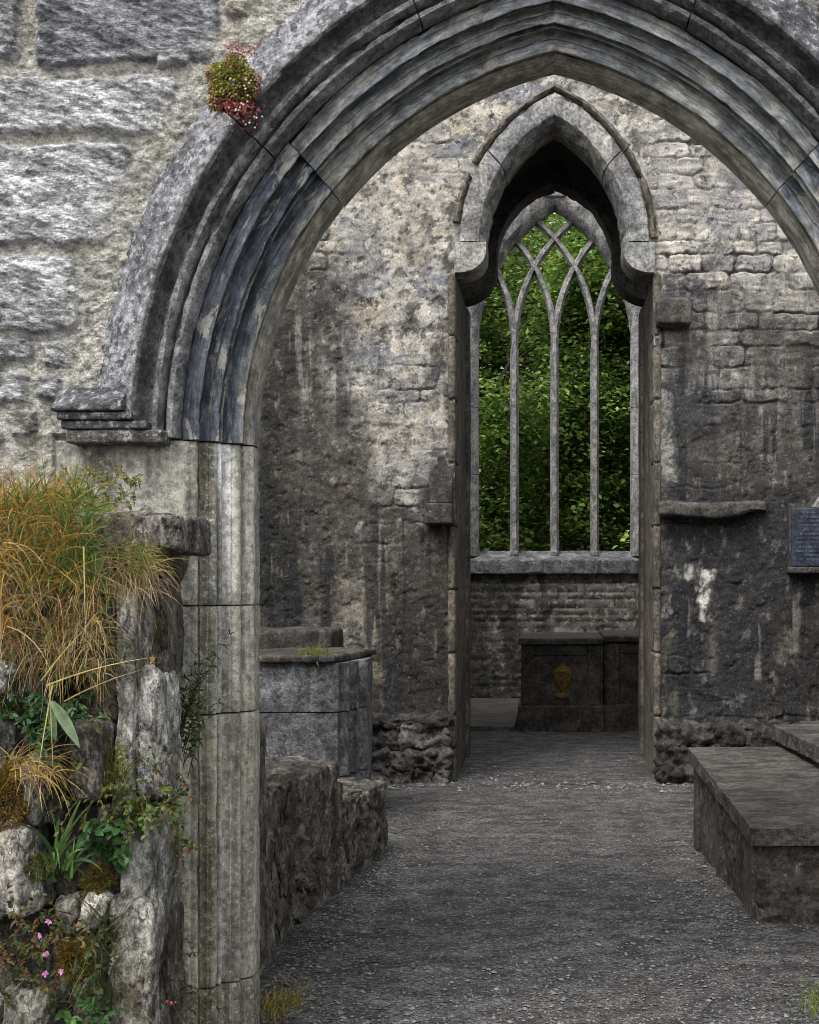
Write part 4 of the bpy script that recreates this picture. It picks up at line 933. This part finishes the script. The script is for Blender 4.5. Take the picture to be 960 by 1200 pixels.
RK = [((104, 226, 603, 650), 4.62, .42, (.16, .155, .15), 6, 0), ((142, 164, 690, 945), 4.46, .2, PG, 8, 1), ((166, 180, 690, 800), 4.52, .2, GGm, 8, 0), ((183, 203, 680, 790), 4.58, .2, DGm, 8, 0), ((166, 202, 782, 935), 4.5, .2, (.36, .36, .36), 6, -2),
      ((148, 192, 955, 1120), 4.42, .22, PG, 6, 2), ((134, 186, 1050, 1215), 4.40, .24, (.28, .275, .26), 6, 3), ((188, 203, 950, 1100), 4.5, .2, GGm, 7, 2), ((184, 206, 1060, 1215), 4.52, .2, DGm, 7, 0), ((88, 128, 842, 935), 4.36, .25, (.11, .105, .1), 4, 0),
      ((-40, 46, 968, 1075), 4.33, .25, (.34, .33, .32), 3.5, -6), ((-30, 18, 772, 806), 4.3, .16, (.4, .39, .38), 5, 30), ((26, 62, 880, 965), 4.36, .2, (.2, .2, .195), 3, 8), ((52, 84, 872, 960), 4.4, .2, DGm, 4, 0), ((-30, 30, 840, 905), 4.38, .2, (.14, .135, .13), 4, 0),
      ((70, 104, 1048, 1096), 4.38, .2, (.26, .255, .24), 3.5, -8), ((104, 124, 1050, 1082), 4.34, .1, LW, 6, 20), ((96, 134, 1085, 1215), 4.42, .22, (.3, .295, .28), 4, 0), ((8, 70, 1150, 1225), 4.34, .25, (.2, .195, .18), 4, 5), ((10, 60, 740, 830), 4.4, .2, (.1, .095, .09), 4, 0),
      ((55, 105, 690, 790), 4.45, .2, DGm, 4, 0), ((70, 125, 940, 1050), 4.46, .2, DGm, 4, 0), ((120, 150, 940, 1060), 4.46, .2, (.13, .12, .1), 5, 0), ((-40, 20, 640, 780), 4.44, .25, DGm, 4, 0), ((-30, 90, 1060, 1160), 4.46, .2, DGm, 4, 0), ((100, 145, 700, 850), 4.47, .2, (.1, .09, .075), 5, 0), ((100, 168, 640, 700), 4.5, .25, DGm, 4, 0)]
RK += [((-130, -48, 790, 900), 4.38, .25, (.25, .245, .23), 4, 6), ((-150, -50, 960, 1080), 4.36, .25, (.14, .135, .125), 4, -4), ((-120, -36, 905, 962), 4.4, .22, (.2, .19, .18), 4, 0), ((-170, -60, 1090, 1220), 4.36, .25, (.28, .275, .26), 4, 3), ((-240, -150, 820, 960), 4.4, .25, (.18, .175, .16), 4, 0), ((-260, -165, 980, 1110), 4.38, .25, (.3, .29, .28), 4, 5), ((-60, 6, 1165, 1230), 4.38, .22, (.2, .19, .18), 4, 0)]
for k, (b, Y, dp, t, pw, ro) in enumerate(RK): rock(b, Y, dp, t, 620 + k, pw, ro)
v, f = sbox(-3.2, -1.27, 4.6, 4.97, -.05, 1.74, .05, .08, .03, 5, 690); part('rubble_fill', mesh('rubble_fill', v, f, M_SOIL, np.full((len(v), 3), .07), smooth=60), ruin)

# ================================================================== PLANTS
UP = np.array([0, 0, 1.])
def blade(ac, root, d, ln, w, droop, col, tip, r, seg=6):
    d = d / np.linalg.norm(d); side = np.cross(d, np.array([r.gauss(0, .4), -1, r.gauss(0, .4)])); side /= np.linalg.norm(side) + 1e-9
    p = np.array(root, float); V = []; C = []
    for k in range(seg + 1):
        t = k / seg; ww = w * (1 - t ** 1.6) * .5 + .0002
        V += [p - side * ww, p + side * ww]; c = np.array(col) * (1 - t) + np.array(tip) * t; C += [c, c]
        p = p + d * ln / seg; d = d + np.array([0, 0, -droop / seg]) ; d /= np.linalg.norm(d)
    ac.add(V, [[2 * k, 2 * k + 1, 2 * k + 3, 2 * k + 2] for k in range(seg)], np.array(C))
def tuft(parent, nm, n, rootf, dirf, ln, w, droop, cols, seed):
    ac = Acc(); r = random.Random(seed)
    for _ in range(n):
        c, t = r.choice(cols); k = r.uniform(.65, 1.3)
        blade(ac, rootf(r), dirf(r), r.uniform(*ln), r.uniform(*w), r.uniform(*droop), np.array(c) * k, np.array(t) * k, r)
    return part(nm, ac.build(nm, M_GRASS), parent)
GR = [((.07, .12, .022), (.17, .23, .04)), ((.09, .13, .025), (.27, .26, .06)), ((.05, .10, .022), (.11, .19, .035))]
OR = [((.30, .15, .025), (.55, .29, .05)), ((.18, .14, .03), (.46, .32, .08)), ((.36, .15, .02), (.60, .27, .045))]
TN = [((.28, .19, .09), (.46, .34, .18)), ((.22, .14, .06), (.42, .28, .12)), ((.36, .27, .15), (.52, .42, .25))]
def rp(a, b, c, d, y0, y1): return lambda r: W(r.uniform(a, b), r.uniform(c, d), r.uniform(y0, y1))
def dr(mx, my, mz, sp): return lambda r: np.array([r.gauss(mx, sp), r.gauss(my, sp), r.gauss(mz, sp)])
def clump(label, cat, base, name='grass_tuft'): return thing(name, tuple(base), label, cat)
def gt(label, base, blades, group=None):
    t = thing('grass_tuft', tuple(base), label, 'grass', group)
    for k, b in enumerate(blades): tuft(t, *b)
    return t
gt('tall green and orange grass tuft topping the ruined wall at the left edge', W(50, 690, 4.4), [
    ('green_blades', 1700, rp(-20, 112, 580, 690, 4.25, 4.5), dr(.15, -.2, .7, .65), (.06, .17), (.0014, .003), (.3, 1.6), GR, 1),
    ('orange_blades', 1900, rp(-130, 90, 580, 700, 4.25, 4.45), dr(0, -.2, .7, .65), (.06, .19), (.0014, .003), (.3, 1.8), OR, 2)])
gt('tan dead grass hanging down over the ruined wall, below the green tuft', W(100, 700, 4.35), [
    ('dry_blades', 2700, rp(-90, 125, 660, 790, 4.28, 4.40), dr(.1, -.4, .0, .65), (.04, .17), (.0011, .0024), (.6, 3.2), TN + TN + OR[:2] + GR[:1], 3),
    ('green_blades', 620, rp(-60, 125, 650, 800, 4.3, 4.42), dr(.2, -.4, .3, .4), (.06, .15), (.0014, .0025), (1., 2.5), GR, 4)])
gt('straw coloured tuft fanning out beneath the overhanging cap stone', W(160, 620, 4.4), [
    ('dry_blades', 380, rp(126, 178, 640, 690, 4.36, 4.47), dr(.35, -.35, -.3, .7), (.03, .17), (.001, .0022), (.6, 1.8), TN, 5),
    ('green_blades', 160, rp(130, 170, 640, 670, 4.36, 4.45), dr(.5, -.4, .15, .35), (.06, .16), (.001, .0022), (.6, 1.8), [GR[1]], 6)])
gt('pale bleached grass drooping at the left edge beside the tall tuft', W(0, 660, 4.2), [
    ('dry_blades', 300, rp(-40, 12, 630, 740, 4.15, 4.3), dr(.3, -.3, 0, .5), (.08, .2), (.0014, .0028), (1., 3.), TN + OR, 7)])
gt('golden straw clump low on the ruined wall, above the rusty moss', W(50, 900, 4.25), [
    ('dry_blades', 170, rp(10, 60, 885, 915, 4.2, 4.32), dr(.5, -.35, .2, .35), (.06, .16), (.0018, .0035), (.8, 2.2), [TN[0], ((.35, .22, .04), (.5, .36, .1))], 8)])
gt('broad bladed light green grass growing from a crack low in the ruined wall', W(70, 1030, 4.3), [
    ('broad_blades', 26, rp(58, 84, 1000, 1035, 4.26, 4.34), dr(.25, -.3, 1., .4), (.10, .24), (.008, .014), (.6, 2.), [((.06, .12, .02), (.14, .22, .05)), ((.05, .10, .03), (.12, .2, .06))], 9)])
gt('thin yellow green grass between the upright slabs of the ruined wall', W(130, 930, 4.35), [
    ('thin_blades', 120, rp(120, 145, 890, 940, 4.33, 4.42), dr(.05, -.3, .8, .3), (.06, .16), (.002, .004), (.5, 2.), [((.14, .14, .02), (.28, .25, .05)), GR[1]], 10)])
gt('dark strappy grass hanging at the foot of the ruined wall', W(122, 1180, 4.3), [
    ('long_blades', 70, rp(112, 132, 1080, 1200, 4.28, 4.36), dr(.08, -.25, .6, .35), (.1, .28), (.003, .006), (.6, 2.2), [((.035, .06, .015), (.09, .12, .03)), ((.05, .07, .02), (.12, .13, .03))], 11)])
gt('short yellow green tuft sprouting on top of the pier stump', W(366, 772, 9.7), [
    ('blades', 200, rp(350, 386, 770, 775, 9.6, 9.9), dr(0, -.1, .8, .35), (.04, .12), (.004, .007), (.3, 1.5), [((.14, .17, .02), (.3, .3, .04)), ((.08, .12, .02), (.2, .24, .04))], 12)])
gt('small patch of grass on the gravel at the bottom right corner', np.array([1.0, 5.6, 0]), [
    ('blades', 520, lambda r: np.array([r.gauss(1.06, .07), r.gauss(5.55, .12), -.005]), dr(0, 0, .8, .4), (.03, .09), (.002, .004), (.3, 1.6), [((.09, .11, .02), (.24, .24, .06)), GR[0]], 13)])
gt('sparse brown weeds at the foot of the left jamb', np.array([-1.03, 5.55, 0]), [
    ('blades', 190, lambda r: np.array([r.gauss(-1.03, .04), r.gauss(5.6, .1), -.005]), dr(.1, -.1, .8, .4), (.03, .10), (.002, .004), (.3, 1.6), [OR[1], GR[1]], 14)])
st = thing('seed_stalks', tuple(W(60, 800, 4.2)), 'long bare straw seed stalks leaning out across the ruined wall', 'grass')
ac = Acc(); r = random.Random(3)
for a, b in (((48, 798), (112, 725)), ((55, 803), (178, 772)), ((75, 822), (170, 785)), ((58, 800), (62, 900)), ((62, 800), (45, 905)), ((98, 640), (100, 735))):
    p = W(*a, 4.2); q = W(*b, 4.12); L = np.linalg.norm(q - p); blade(ac, p, (q - p) + np.array([0, 0, L * .12]), L * 1.03, .004, .25, (.33, .26, .09), (.45, .36, .12), r, 8)
part('stalks', ac.build('stalks', M_GRASS), st)
for b in ((112, 725), (178, 772)):
    ac = Acc()
    for k in range(10): blade(ac, W(b[0], b[1] + 2, 4.12) + np.array([r.gauss(0, .003), 0, r.gauss(0, .004)]), np.array([r.gauss(.3, .5), -.2, r.gauss(.6, .5)]), .014, .004, .3, (.36, .28, .06), (.46, .34, .07), r, 3)
    part('seed_head', ac.build('seed_head', M_GRASS), st)

def leaf(ac, p, d, ln, w, col, r, fold=.25, seg=4, nup=None):
    d = d / np.linalg.norm(d); up = np.array([r.gauss(0, .35), -.75 + r.gauss(0, .25), .6 + r.gauss(0, .3)]) if nup is None else nup
    s = np.cross(d, up); s /= np.linalg.norm(s) + 1e-9; n = np.cross(s, d); V = []; C = []
    for k in range(seg + 1):
        t = k / seg; ww = w * .5 * math.sin(math.pi * min(.985, .06 + t * .93)) ** .8; c0 = p + d * ln * t - UP * ln * .25 * t * t
        V += [c0 - s * ww + n * ww * fold, c0, c0 + s * ww + n * ww * fold]; k2 = col * r.uniform(.9, 1.1); C += [k2, k2 * .85, k2]
    ac.add(V, [[3 * k + j, 3 * k + j + 1, 3 * k + 4 + j, 3 * k + 3 + j] for k in range(seg) for j in (0, 1)], np.array(C))
def herb(name, label, cat, base, n_stems, rootf, dirf, sl, leaves, lf, lw, cols, seed, flowers=None, stemcol=(.09, .09, .03), lobed=False):
    t = thing(name, tuple(base), label, cat); sa, la, r = Acc(), Acc(), random.Random(seed); tips = []
    for _ in range(n_stems):
        p = rootf(r); d = dirf(r); d = d / np.linalg.norm(d); L = r.uniform(*sl); droop = r.uniform(.2, 1.); seg = 8; blade(sa, p, d, L, .003, droop, np.array(stemcol), np.array(stemcol) * 1.3, r, seg)
        q = p.copy(); dd = d.copy(); nl = r.randint(*leaves)
        for k in range(seg):
            q = q + dd * L / seg; dd = dd + np.array([0, 0, -droop / seg]); dd /= np.linalg.norm(dd)
            if k >= 1:
                for _2 in range(max(1, nl // seg)):
                    c = np.array(r.choice(cols)) * r.uniform(.7, 1.3); o = np.array([r.gauss(0, 1), r.gauss(-.4, .6), r.gauss(.1, .7)])
                    for z in range(3 if lobed else 1): leaf(la, q, dd * .5 + o + np.array([r.gauss(0, .5), 0, r.gauss(0, .5)]) * (1 if lobed else 0), r.uniform(*lf), r.uniform(*lw), c, r)
        tips.append(q)
    if n_stems > 16: part('stems', sa.build('stems', M_GRASS), t)
    else:
        for V_, C_ in zip(sa.V, sa.C): part('stem', mesh('stem', V_, [[2 * k, 2 * k + 1, 2 * k + 3, 2 * k + 2] for k in range(8)], M_GRASS, C_), t)
    part('leaves', la.build('leaves', M_LEAF), t)
    if flowers:
        pts, rad, fc = flowers
        for p in pts:
            fa = Acc(); tl = r.uniform(-.4, 1.); tx_, tz_ = r.uniform(-.7, .7), r.uniform(-.5, .5); rad2 = rad * r.uniform(.6, .95)
            for k in range(5):
                a = k * 2 * math.pi / 5 + tl; d = np.array([math.cos(a), -.25 + tx_ * math.cos(a) + tz_ * math.sin(a), math.sin(a)]); leaf(fa, np.array(p), d, rad2 * r.uniform(.8, 1.1), rad2 * r.uniform(.55, .75), np.array(fc) * r.uniform(.8, 1.15), r, .1, 4, np.array([0, -1, .2]))
            fa.add(np.array(p) + np.array([[0, -.004, 0], [.0025, -.002, 0], [0, -.002, .0025], [-.0025, -.002, 0], [0, -.002, -.0025]]), [[0, 1, 2], [0, 2, 3], [0, 3, 4], [0, 4, 1]], np.array([.5, .35, .1]))
            part('flower', fa.build('flower', M_FLOW), t)
    return t
G1 = [(.045, .10, .025), (.06, .13, .03), (.035, .08, .03)]
YG = [(.22, .23, .04), (.16, .19, .03), (.28, .25, .06)]
RDc = [(.22, .035, .04), (.3, .06, .07), (.16, .03, .03)]
herb('leafy_herb', 'bushy green lobed leaf herb at the left edge, below the tan hanging grass', 'plant', W(40, 870, 4.25), 30, rp(-20, 70, 820, 870, 4.25, 4.35), dr(.1, -.5, .5, .5), (.05, .15), (8, 16), (.016, .03), (.008, .014), G1 + [(.07, .13, .06)], 31, lobed=True)
hb_ = thing('long_leaf_plant', tuple(W(60, 820, 4.2)), 'single long pale green leaf pointing down right of the bushy lobed herb', 'plant')
la = Acc(); leaf(la, W(60, 822, 4.18), np.array([.75, -.3, -.75]), .135, .032, np.array([.14, .2, .1]), r, .3, 8, np.array([.2, -1, .2])); leaf(la, W(58, 824, 4.19), np.array([.3, -.3, -.9]), .09, .022, np.array([.1, .17, .07]), r, .3, 8, np.array([.2, -1, .2])); part('leaves', la.build('leaves', M_LEAF), hb_)
herb('round_leaf_plant', 'dark green plant with rounded toothed leaves beside the light lower slab', 'plant', W(125, 1000, 4.3), 14, rp(105, 145, 960, 1005, 4.28, 4.36), dr(.25, -.6, .35, .5), (.04, .1), (8, 10), (.024, .042), (.018, .03), [(.03, .085, .02), (.04, .1, .025)], 32)
herb('flowering_herb', 'reddish green herb with small pink flowers at the lower left edge', 'plant', W(30, 1130, 4.2), 46, rp(-30, 70, 1075, 1165, 4.15, 4.3), dr(.15, -.5, .5, .5), (.05, .12), (8, 16), (.012, .024), (.006, .01), [(.05, .07, .02), (.12, .05, .025), (.09, .09, .02)], 33,
     ([W(47, 1096, 4.08), W(54, 1117, 4.08), W(72, 1138, 4.1), W(57, 1079, 4.12), W(53, 1140, 4.12)], .013, (.62, .22, .55)), lobed=True)
herb('stonecrop_mat', 'yellow green stonecrop mat on the ledge right under the carved hood stop', 'plant', W(125, 600, 4.75), 120, lambda r: W(r.uniform(62, 165), 0, 4.8) * np.array([1, 1, 0]) + np.array([0, r.uniform(-.12, .1), r.uniform(1.80, 1.95)]), dr(0, -.3, .6, .4), (.02, .05), (8, 16), (.006, .013), (.005, .009), YG + [(.09, .12, .03), (.2, .1, .05)], 34,
     ([W(62, 549, 4.7), W(146, 597, 4.6), W(173, 603, 4.6)], .009, (.6, .4, .6)))
herb('slender_weed', 'feathery dark green weed standing against the fluted jamb face', 'plant', W(212, 900, 4.75), 13, lambda r: W(r.uniform(205, 222), r.uniform(840, 920), 4.72), dr(.28, -.08, 1., .12), (.16, .36), (32, 48), (.018, .036), (.003, .006), [(.03, .05, .016), (.045, .07, .02)], 35)
herb('trailing_weed', 'dark mixed leaf growth in the gap between ruined wall and jamb', 'plant', W(195, 950, 4.6), 70, rp(165, 214, 870, 1000, 4.42, 4.62), dr(.25, -.4, .3, .5), (.05, .14), (8, 16), (.010, .02), (.006, .012), [(.05, .09, .02), (.10, .12, .03), (.13, .06, .02)], 36,
     ([W(163, 951, 4.35), W(157, 957, 4.35)], .009, (.4, .03, .06)))
herb('drooping_weed', 'drooping dark sprigs with tiny red flowers at the jamb foot', 'plant', W(205, 1150, 4.6), 12, rp(185, 215, 1080, 1180, 4.5, 4.62), dr(.5, -.3, .2, .35), (.08, .18), (8, 16), (.014, .024), (.004, .008), [(.03, .045, .018), (.04, .06, .03), (.08, .045, .02)], 37,
     ([W(196, 1173, 4.4), W(206, 1174, 4.4), W(201, 1175, 4.4)], .007, (.55, .06, .1)))
herb('seedling', 'bright green little leaves at the bottom left on the rubble', 'plant', W(95, 1200, 4.25), 12, rp(75, 118, 1185, 1205, 4.22, 4.3), dr(.1, -.5, .6, .4), (.03, .07), (8, 8), (.016, .028), (.012, .02), [(.06, .14, .03)], 38)
herb('creeper', 'small leaved green creeper spreading over the joint between the pale upright slabs', 'plant', W(160, 950, 4.3), 40, rp(135, 200, 925, 965, 4.28, 4.4), dr(.1, -.5, .1, .7), (.05, .14), (8, 16), (.011, .02), (.008, .014), [(.06, .11, .02), (.10, .14, .03), (.08, .08, .02)], 51)
herb('creeper', 'dark creeper trailing down the rubble at the bottom left, below the pink flowers', 'plant', W(100, 1130, 4.3), 46, rp(70, 140, 1070, 1180, 4.27, 4.38), dr(.1, -.5, -.2, .7), (.05, .14), (8, 16), (.012, .022), (.007, .013), [(.05, .09, .02), (.13, .07, .025), (.07, .10, .03)], 52)
herb('creeper', 'yellowish creeping weed filling the dark gap right of the boulder, above the broad bladed grass', 'plant', W(110, 930, 4.3), 36, rp(60, 140, 850, 950, 4.28, 4.4), dr(.1, -.5, .1, .7), (.04, .12), (8, 16), (.010, .018), (.006, .012), [(.13, .15, .03), (.08, .11, .02), (.16, .10, .03)], 53)
# plant in the crack of the hood mould
wp = thing('wall_plant', tuple(W(275, 120, 4.88)), 'round yellow green and crimson plant rooted in the arch hood, upper left', 'plant')
la, ra, r = Acc(), Acc(), random.Random(9); c0 = W(274, 102, 4.84)
for _ in range(4600):
    d = np.array([r.gauss(0, 1), -abs(r.gauss(0, .8)), r.gauss(0, 1)]); d /= np.linalg.norm(d); p = c0 + d * np.array([.082, .07, .092]) * r.uniform(.15, 1.1) ** .6 * (1 + .12 * math.sin(5 * math.atan2(d[2], d[0]) + 1))
    low = (d[2] < -.45 and r.random() < .5) or (abs(d[0]) > .8 and r.random() < .5) or r.random() < .08
    leaf(ra if low else la, p, d + np.array([r.gauss(0, .5), r.gauss(0, .4), r.gauss(0, .5)]), r.uniform(.006, .012), r.uniform(.005, .009), np.array(r.choice(RDc if low else YG + [(.36, .32, .04), (.3, .3, .04)])) * r.uniform(.6, 1.35), r, .2, 3)
for _ in range(330):
    a = r.uniform(0, 1); p = c0 + np.array([r.gauss(.045 * a + .01, .03), -.05 + r.gauss(0, .02), -.07 - .09 * a * r.random() if r.random() < .7 else .08 + .045 * r.random()]); leaf(ra, p, np.array([r.gauss(0, .6), -.4, r.gauss(-.3, .6)]), .01, .006, np.array(r.choice(RDc)), r, .2, 3)
part('green_leaves', la.build('green_leaves', M_LEAF), wp); part('red_leaves', ra.build('red_leaves', M_LEAF), wp)
fa = Acc()
for _ in range(26):
    p = c0 + np.array([r.gauss(.05, .03), -.075 + r.gauss(0, .015), -.085 + r.gauss(0, .05)])
    for k in range(4): leaf(fa, p, np.array([math.cos(k * 1.57), -.2, math.sin(k * 1.57)]), .004, .004, np.array([.6, .45, .42]), r, .1, 2, np.array([0, -1, .1]))
part('blossom', fa.build('blossom', M_FLOW), wp)
# moss cushions: short matted shoots over a low pad
def moss(pxb, Y, cols, label, seed, n=1500):
    a_, b_, c_, d_ = pxb; p0 = W(a_, d_, Y); p1 = W(b_, c_, Y); ctr = (p0 + p1) / 2; hw = (p1 - p0) / 2; r = random.Random(seed); ac = Acc(); k = 0
    while k < n:
        d = np.array([r.gauss(0, 1), -abs(r.gauss(0, 1)), r.gauss(0, 1)]); d /= np.linalg.norm(d)
        p = ctr + d * np.array([hw[0], .05, hw[2]]) * (.8 + .2 * r.random()) * (1 + .25 * math.sin(7 * d[0] + seed) * math.cos(6 * d[2])); k += 1
        c = np.array(r.choice(cols)) * r.uniform(.55, 1.3); blade(ac, p, d + np.array([r.gauss(0, .6), r.gauss(0, .3), r.gauss(.2, .6)]), r.uniform(.006, .02), r.uniform(.002, .004), .6, c * .7, c, r, 2)
    single('moss_cushion', ac.build('moss_cushion', M_GRASS), tuple(W(ctr[0] * 0 + (a_ + b_) / 2, d_, Y)), label, 'moss')
RUST = [(.24, .12, .02), (.30, .19, .03), (.16, .12, .02)]; OLV = [(.10, .12, .025), (.14, .12, .02), (.07, .10, .02)]
moss((-15, 32, 900, 985), 4.3, RUST, 'rusty golden moss cushion at the left edge under the straw clump', 1, 2600)
moss((100, 132, 1015, 1050), 4.36, RUST + OLV, 'small brown green moss pad low on the rubble, under the round leaf plant', 2, 1100)
moss((24, 66, 1000, 1030), 4.30, OLV, 'flat olive moss pad on the pale rock at the left edge', 3, 1000)
moss((152, 176, 938, 962), 4.36, OLV, 'tiny green moss pad capping the tall pale upright slab', 4, 800)
moss((70, 110, 1098, 1150), 4.34, RUST, 'rust coloured moss pad among the pink flowers and rubble, bottom left', 5, 1300)
moss((128, 146, 940, 1030), 4.42, RUST + OLV, 'narrow vertical strip of rusty moss left of the tall pale upright slab', 6, 1000)

# ================================================================== TREES beyond the window
def tree_meshes(seed, n_leaf, H, Rw):
    r = np.random.default_rng(seed); tr = Acc()
    def limb(p, d, L, rad, depth):
        seg = 6; P = [np.array(p)]; dd = np.array(d, float)
        for k in range(seg):
            dd = dd + r.normal(0, .10, 3) + np.array([0, 0, .03]); dd /= np.linalg.norm(dd); P.append(P[-1] + dd * L / seg)
        n = 7; V = []
        for k, q in enumerate(P):
            t = np.gradient(np.array(P), axis=0)[k]; t /= np.linalg.norm(t); a = np.cross(t, [.3, .9, .1]); a /= np.linalg.norm(a); b = np.cross(t, a); rr = rad * (1 - .75 * k / seg)
            V += [q + (a * math.cos(z) + b * math.sin(z)) * rr for z in np.linspace(0, 2 * math.pi, n, endpoint=False)]
        tr.add(V, [[k * n + j, k * n + (j + 1) % n, (k + 1) * n + (j + 1) % n, (k + 1) * n + j] for k in range(seg) for j in range(n)], (.1, .1, .1))
        return P
    tips = []
    tp = limb((0, 0, -.1), (0, 0, 1), H * .8, H * .014, 0)
    for k in range(26):
        q = tp[1 + k % 6] * (1 - .0) ; a = r.uniform(0, 6.28); el = r.uniform(-.15, .6); d = np.array([math.cos(a), math.sin(a), el])
        P = limb(q, d, Rw * r.uniform(.6, 1.05), H * .003, 1); tips += P[2:]
        for _ in range(3):
            P2 = limb(P[r.integers(2, 6)], d + r.normal(0, .6, 3), Rw * r.uniform(.25, .5), H * .0014, 2); tips += P2[1:]
    tips = np.array(tips); ci = r.integers(0, len(tips), n_leaf // 24); cl = tips[ci] + r.normal(0, .28, (len(ci), 3))
    ctone = r.uniform(.35, 1.3, len(ci)); ctone[r.random(len(ci)) < .14] *= 2.0  # cluster tones paint lit highlights and dark gaps into the leaf colour
    k = np.repeat(np.arange(len(ci)), 24); p = cl[k] + r.normal(0, 1, (len(k), 3)) * np.array([.21, .21, .08])
    L = r.uniform(.08, .15, len(k)); d = r.normal(0, 1, (len(k), 3)); d[:, 2] = d[:, 2] * .35 - .25; d /= np.linalg.norm(d, axis=1)[:, None]
    up = r.normal(0, .4, (len(k), 3)) + UP; s = np.cross(d, up); s /= np.linalg.norm(s, axis=1)[:, None]; n = np.cross(s, d)
    a = p; b = p + d * (L * .5)[:, None] + s * (L * .33)[:, None] + n * (L * .08)[:, None]; c = p + d * L[:, None]; e = p + d * (L * .5)[:, None] - s * (L * .33)[:, None] + n * (L * .08)[:, None]
    V = np.stack([a, b, c, e], 1).reshape(-1, 3); i = np.arange(len(k)) * 4; Fc = np.concatenate([np.stack([i, i + 1, i + 2], 1), np.stack([i, i + 2, i + 3], 1)])
    base = np.array([.13, .22, .045]); col = base * ctone[k][:, None] * r.uniform(.7, 1.35, (len(k), 1)) * np.array([1, 1, 1]); col[:, 0] *= r.uniform(.8, 1.4, len(k))
    return tr.build('trunk', M_BARK, 60), mesh('crown', V, Fc, M_TREE, np.repeat(col, 4, 0))
tm = [tree_meshes(801, 70000, 9.0, 3.2), tree_meshes(802, 70000, 10.5, 3.6)]
TL = ['broadleaf tree seen left of centre through the window, nearest to it', 'broadleaf tree seen right of centre through the window, nearest to it', 'dark broadleaf tree farther back at the left of the window', 'dark broadleaf tree farther back behind the middle mullion', 'dark broadleaf tree farther back at the right of the window',
      'broadleaf tree far beyond the left end of the gable wall', 'broadleaf tree far beyond the right end of the gable wall', 'broadleaf tree in the back row left of the window centre', 'broadleaf tree in the back row right of the window centre']
TP = [(-1.9, 28.0, 0, 0, 1.), (2.1, 28.6, 1, 2., 1.), (-3.4, 33.5, 1, 1., 1.05), (.2, 32.5, 0, 3., 1.12), (3.8, 34., 1, 4., 1.), (-7.0, 28, 0, 5., 1.1), (7.2, 28, 0, 2.5, 1.1), (-1.6, 39, 1, 5.2, 1.25), (2.2, 40, 0, .6, 1.35)]
for k, (x, y, w, a, s) in enumerate(TP):
    t = thing('broadleaf_tree', (x, y, 0), TL[k], 'tree', 'trees beyond the traceried window')
    t.rotation_euler = (0, 0, a); t.scale = (s, s, s)
    for me, nm in zip(tm[w], ('trunk', 'crown')):
        o = bpy.data.objects.new(nm, me); COL.objects.link(o); o.parent = t
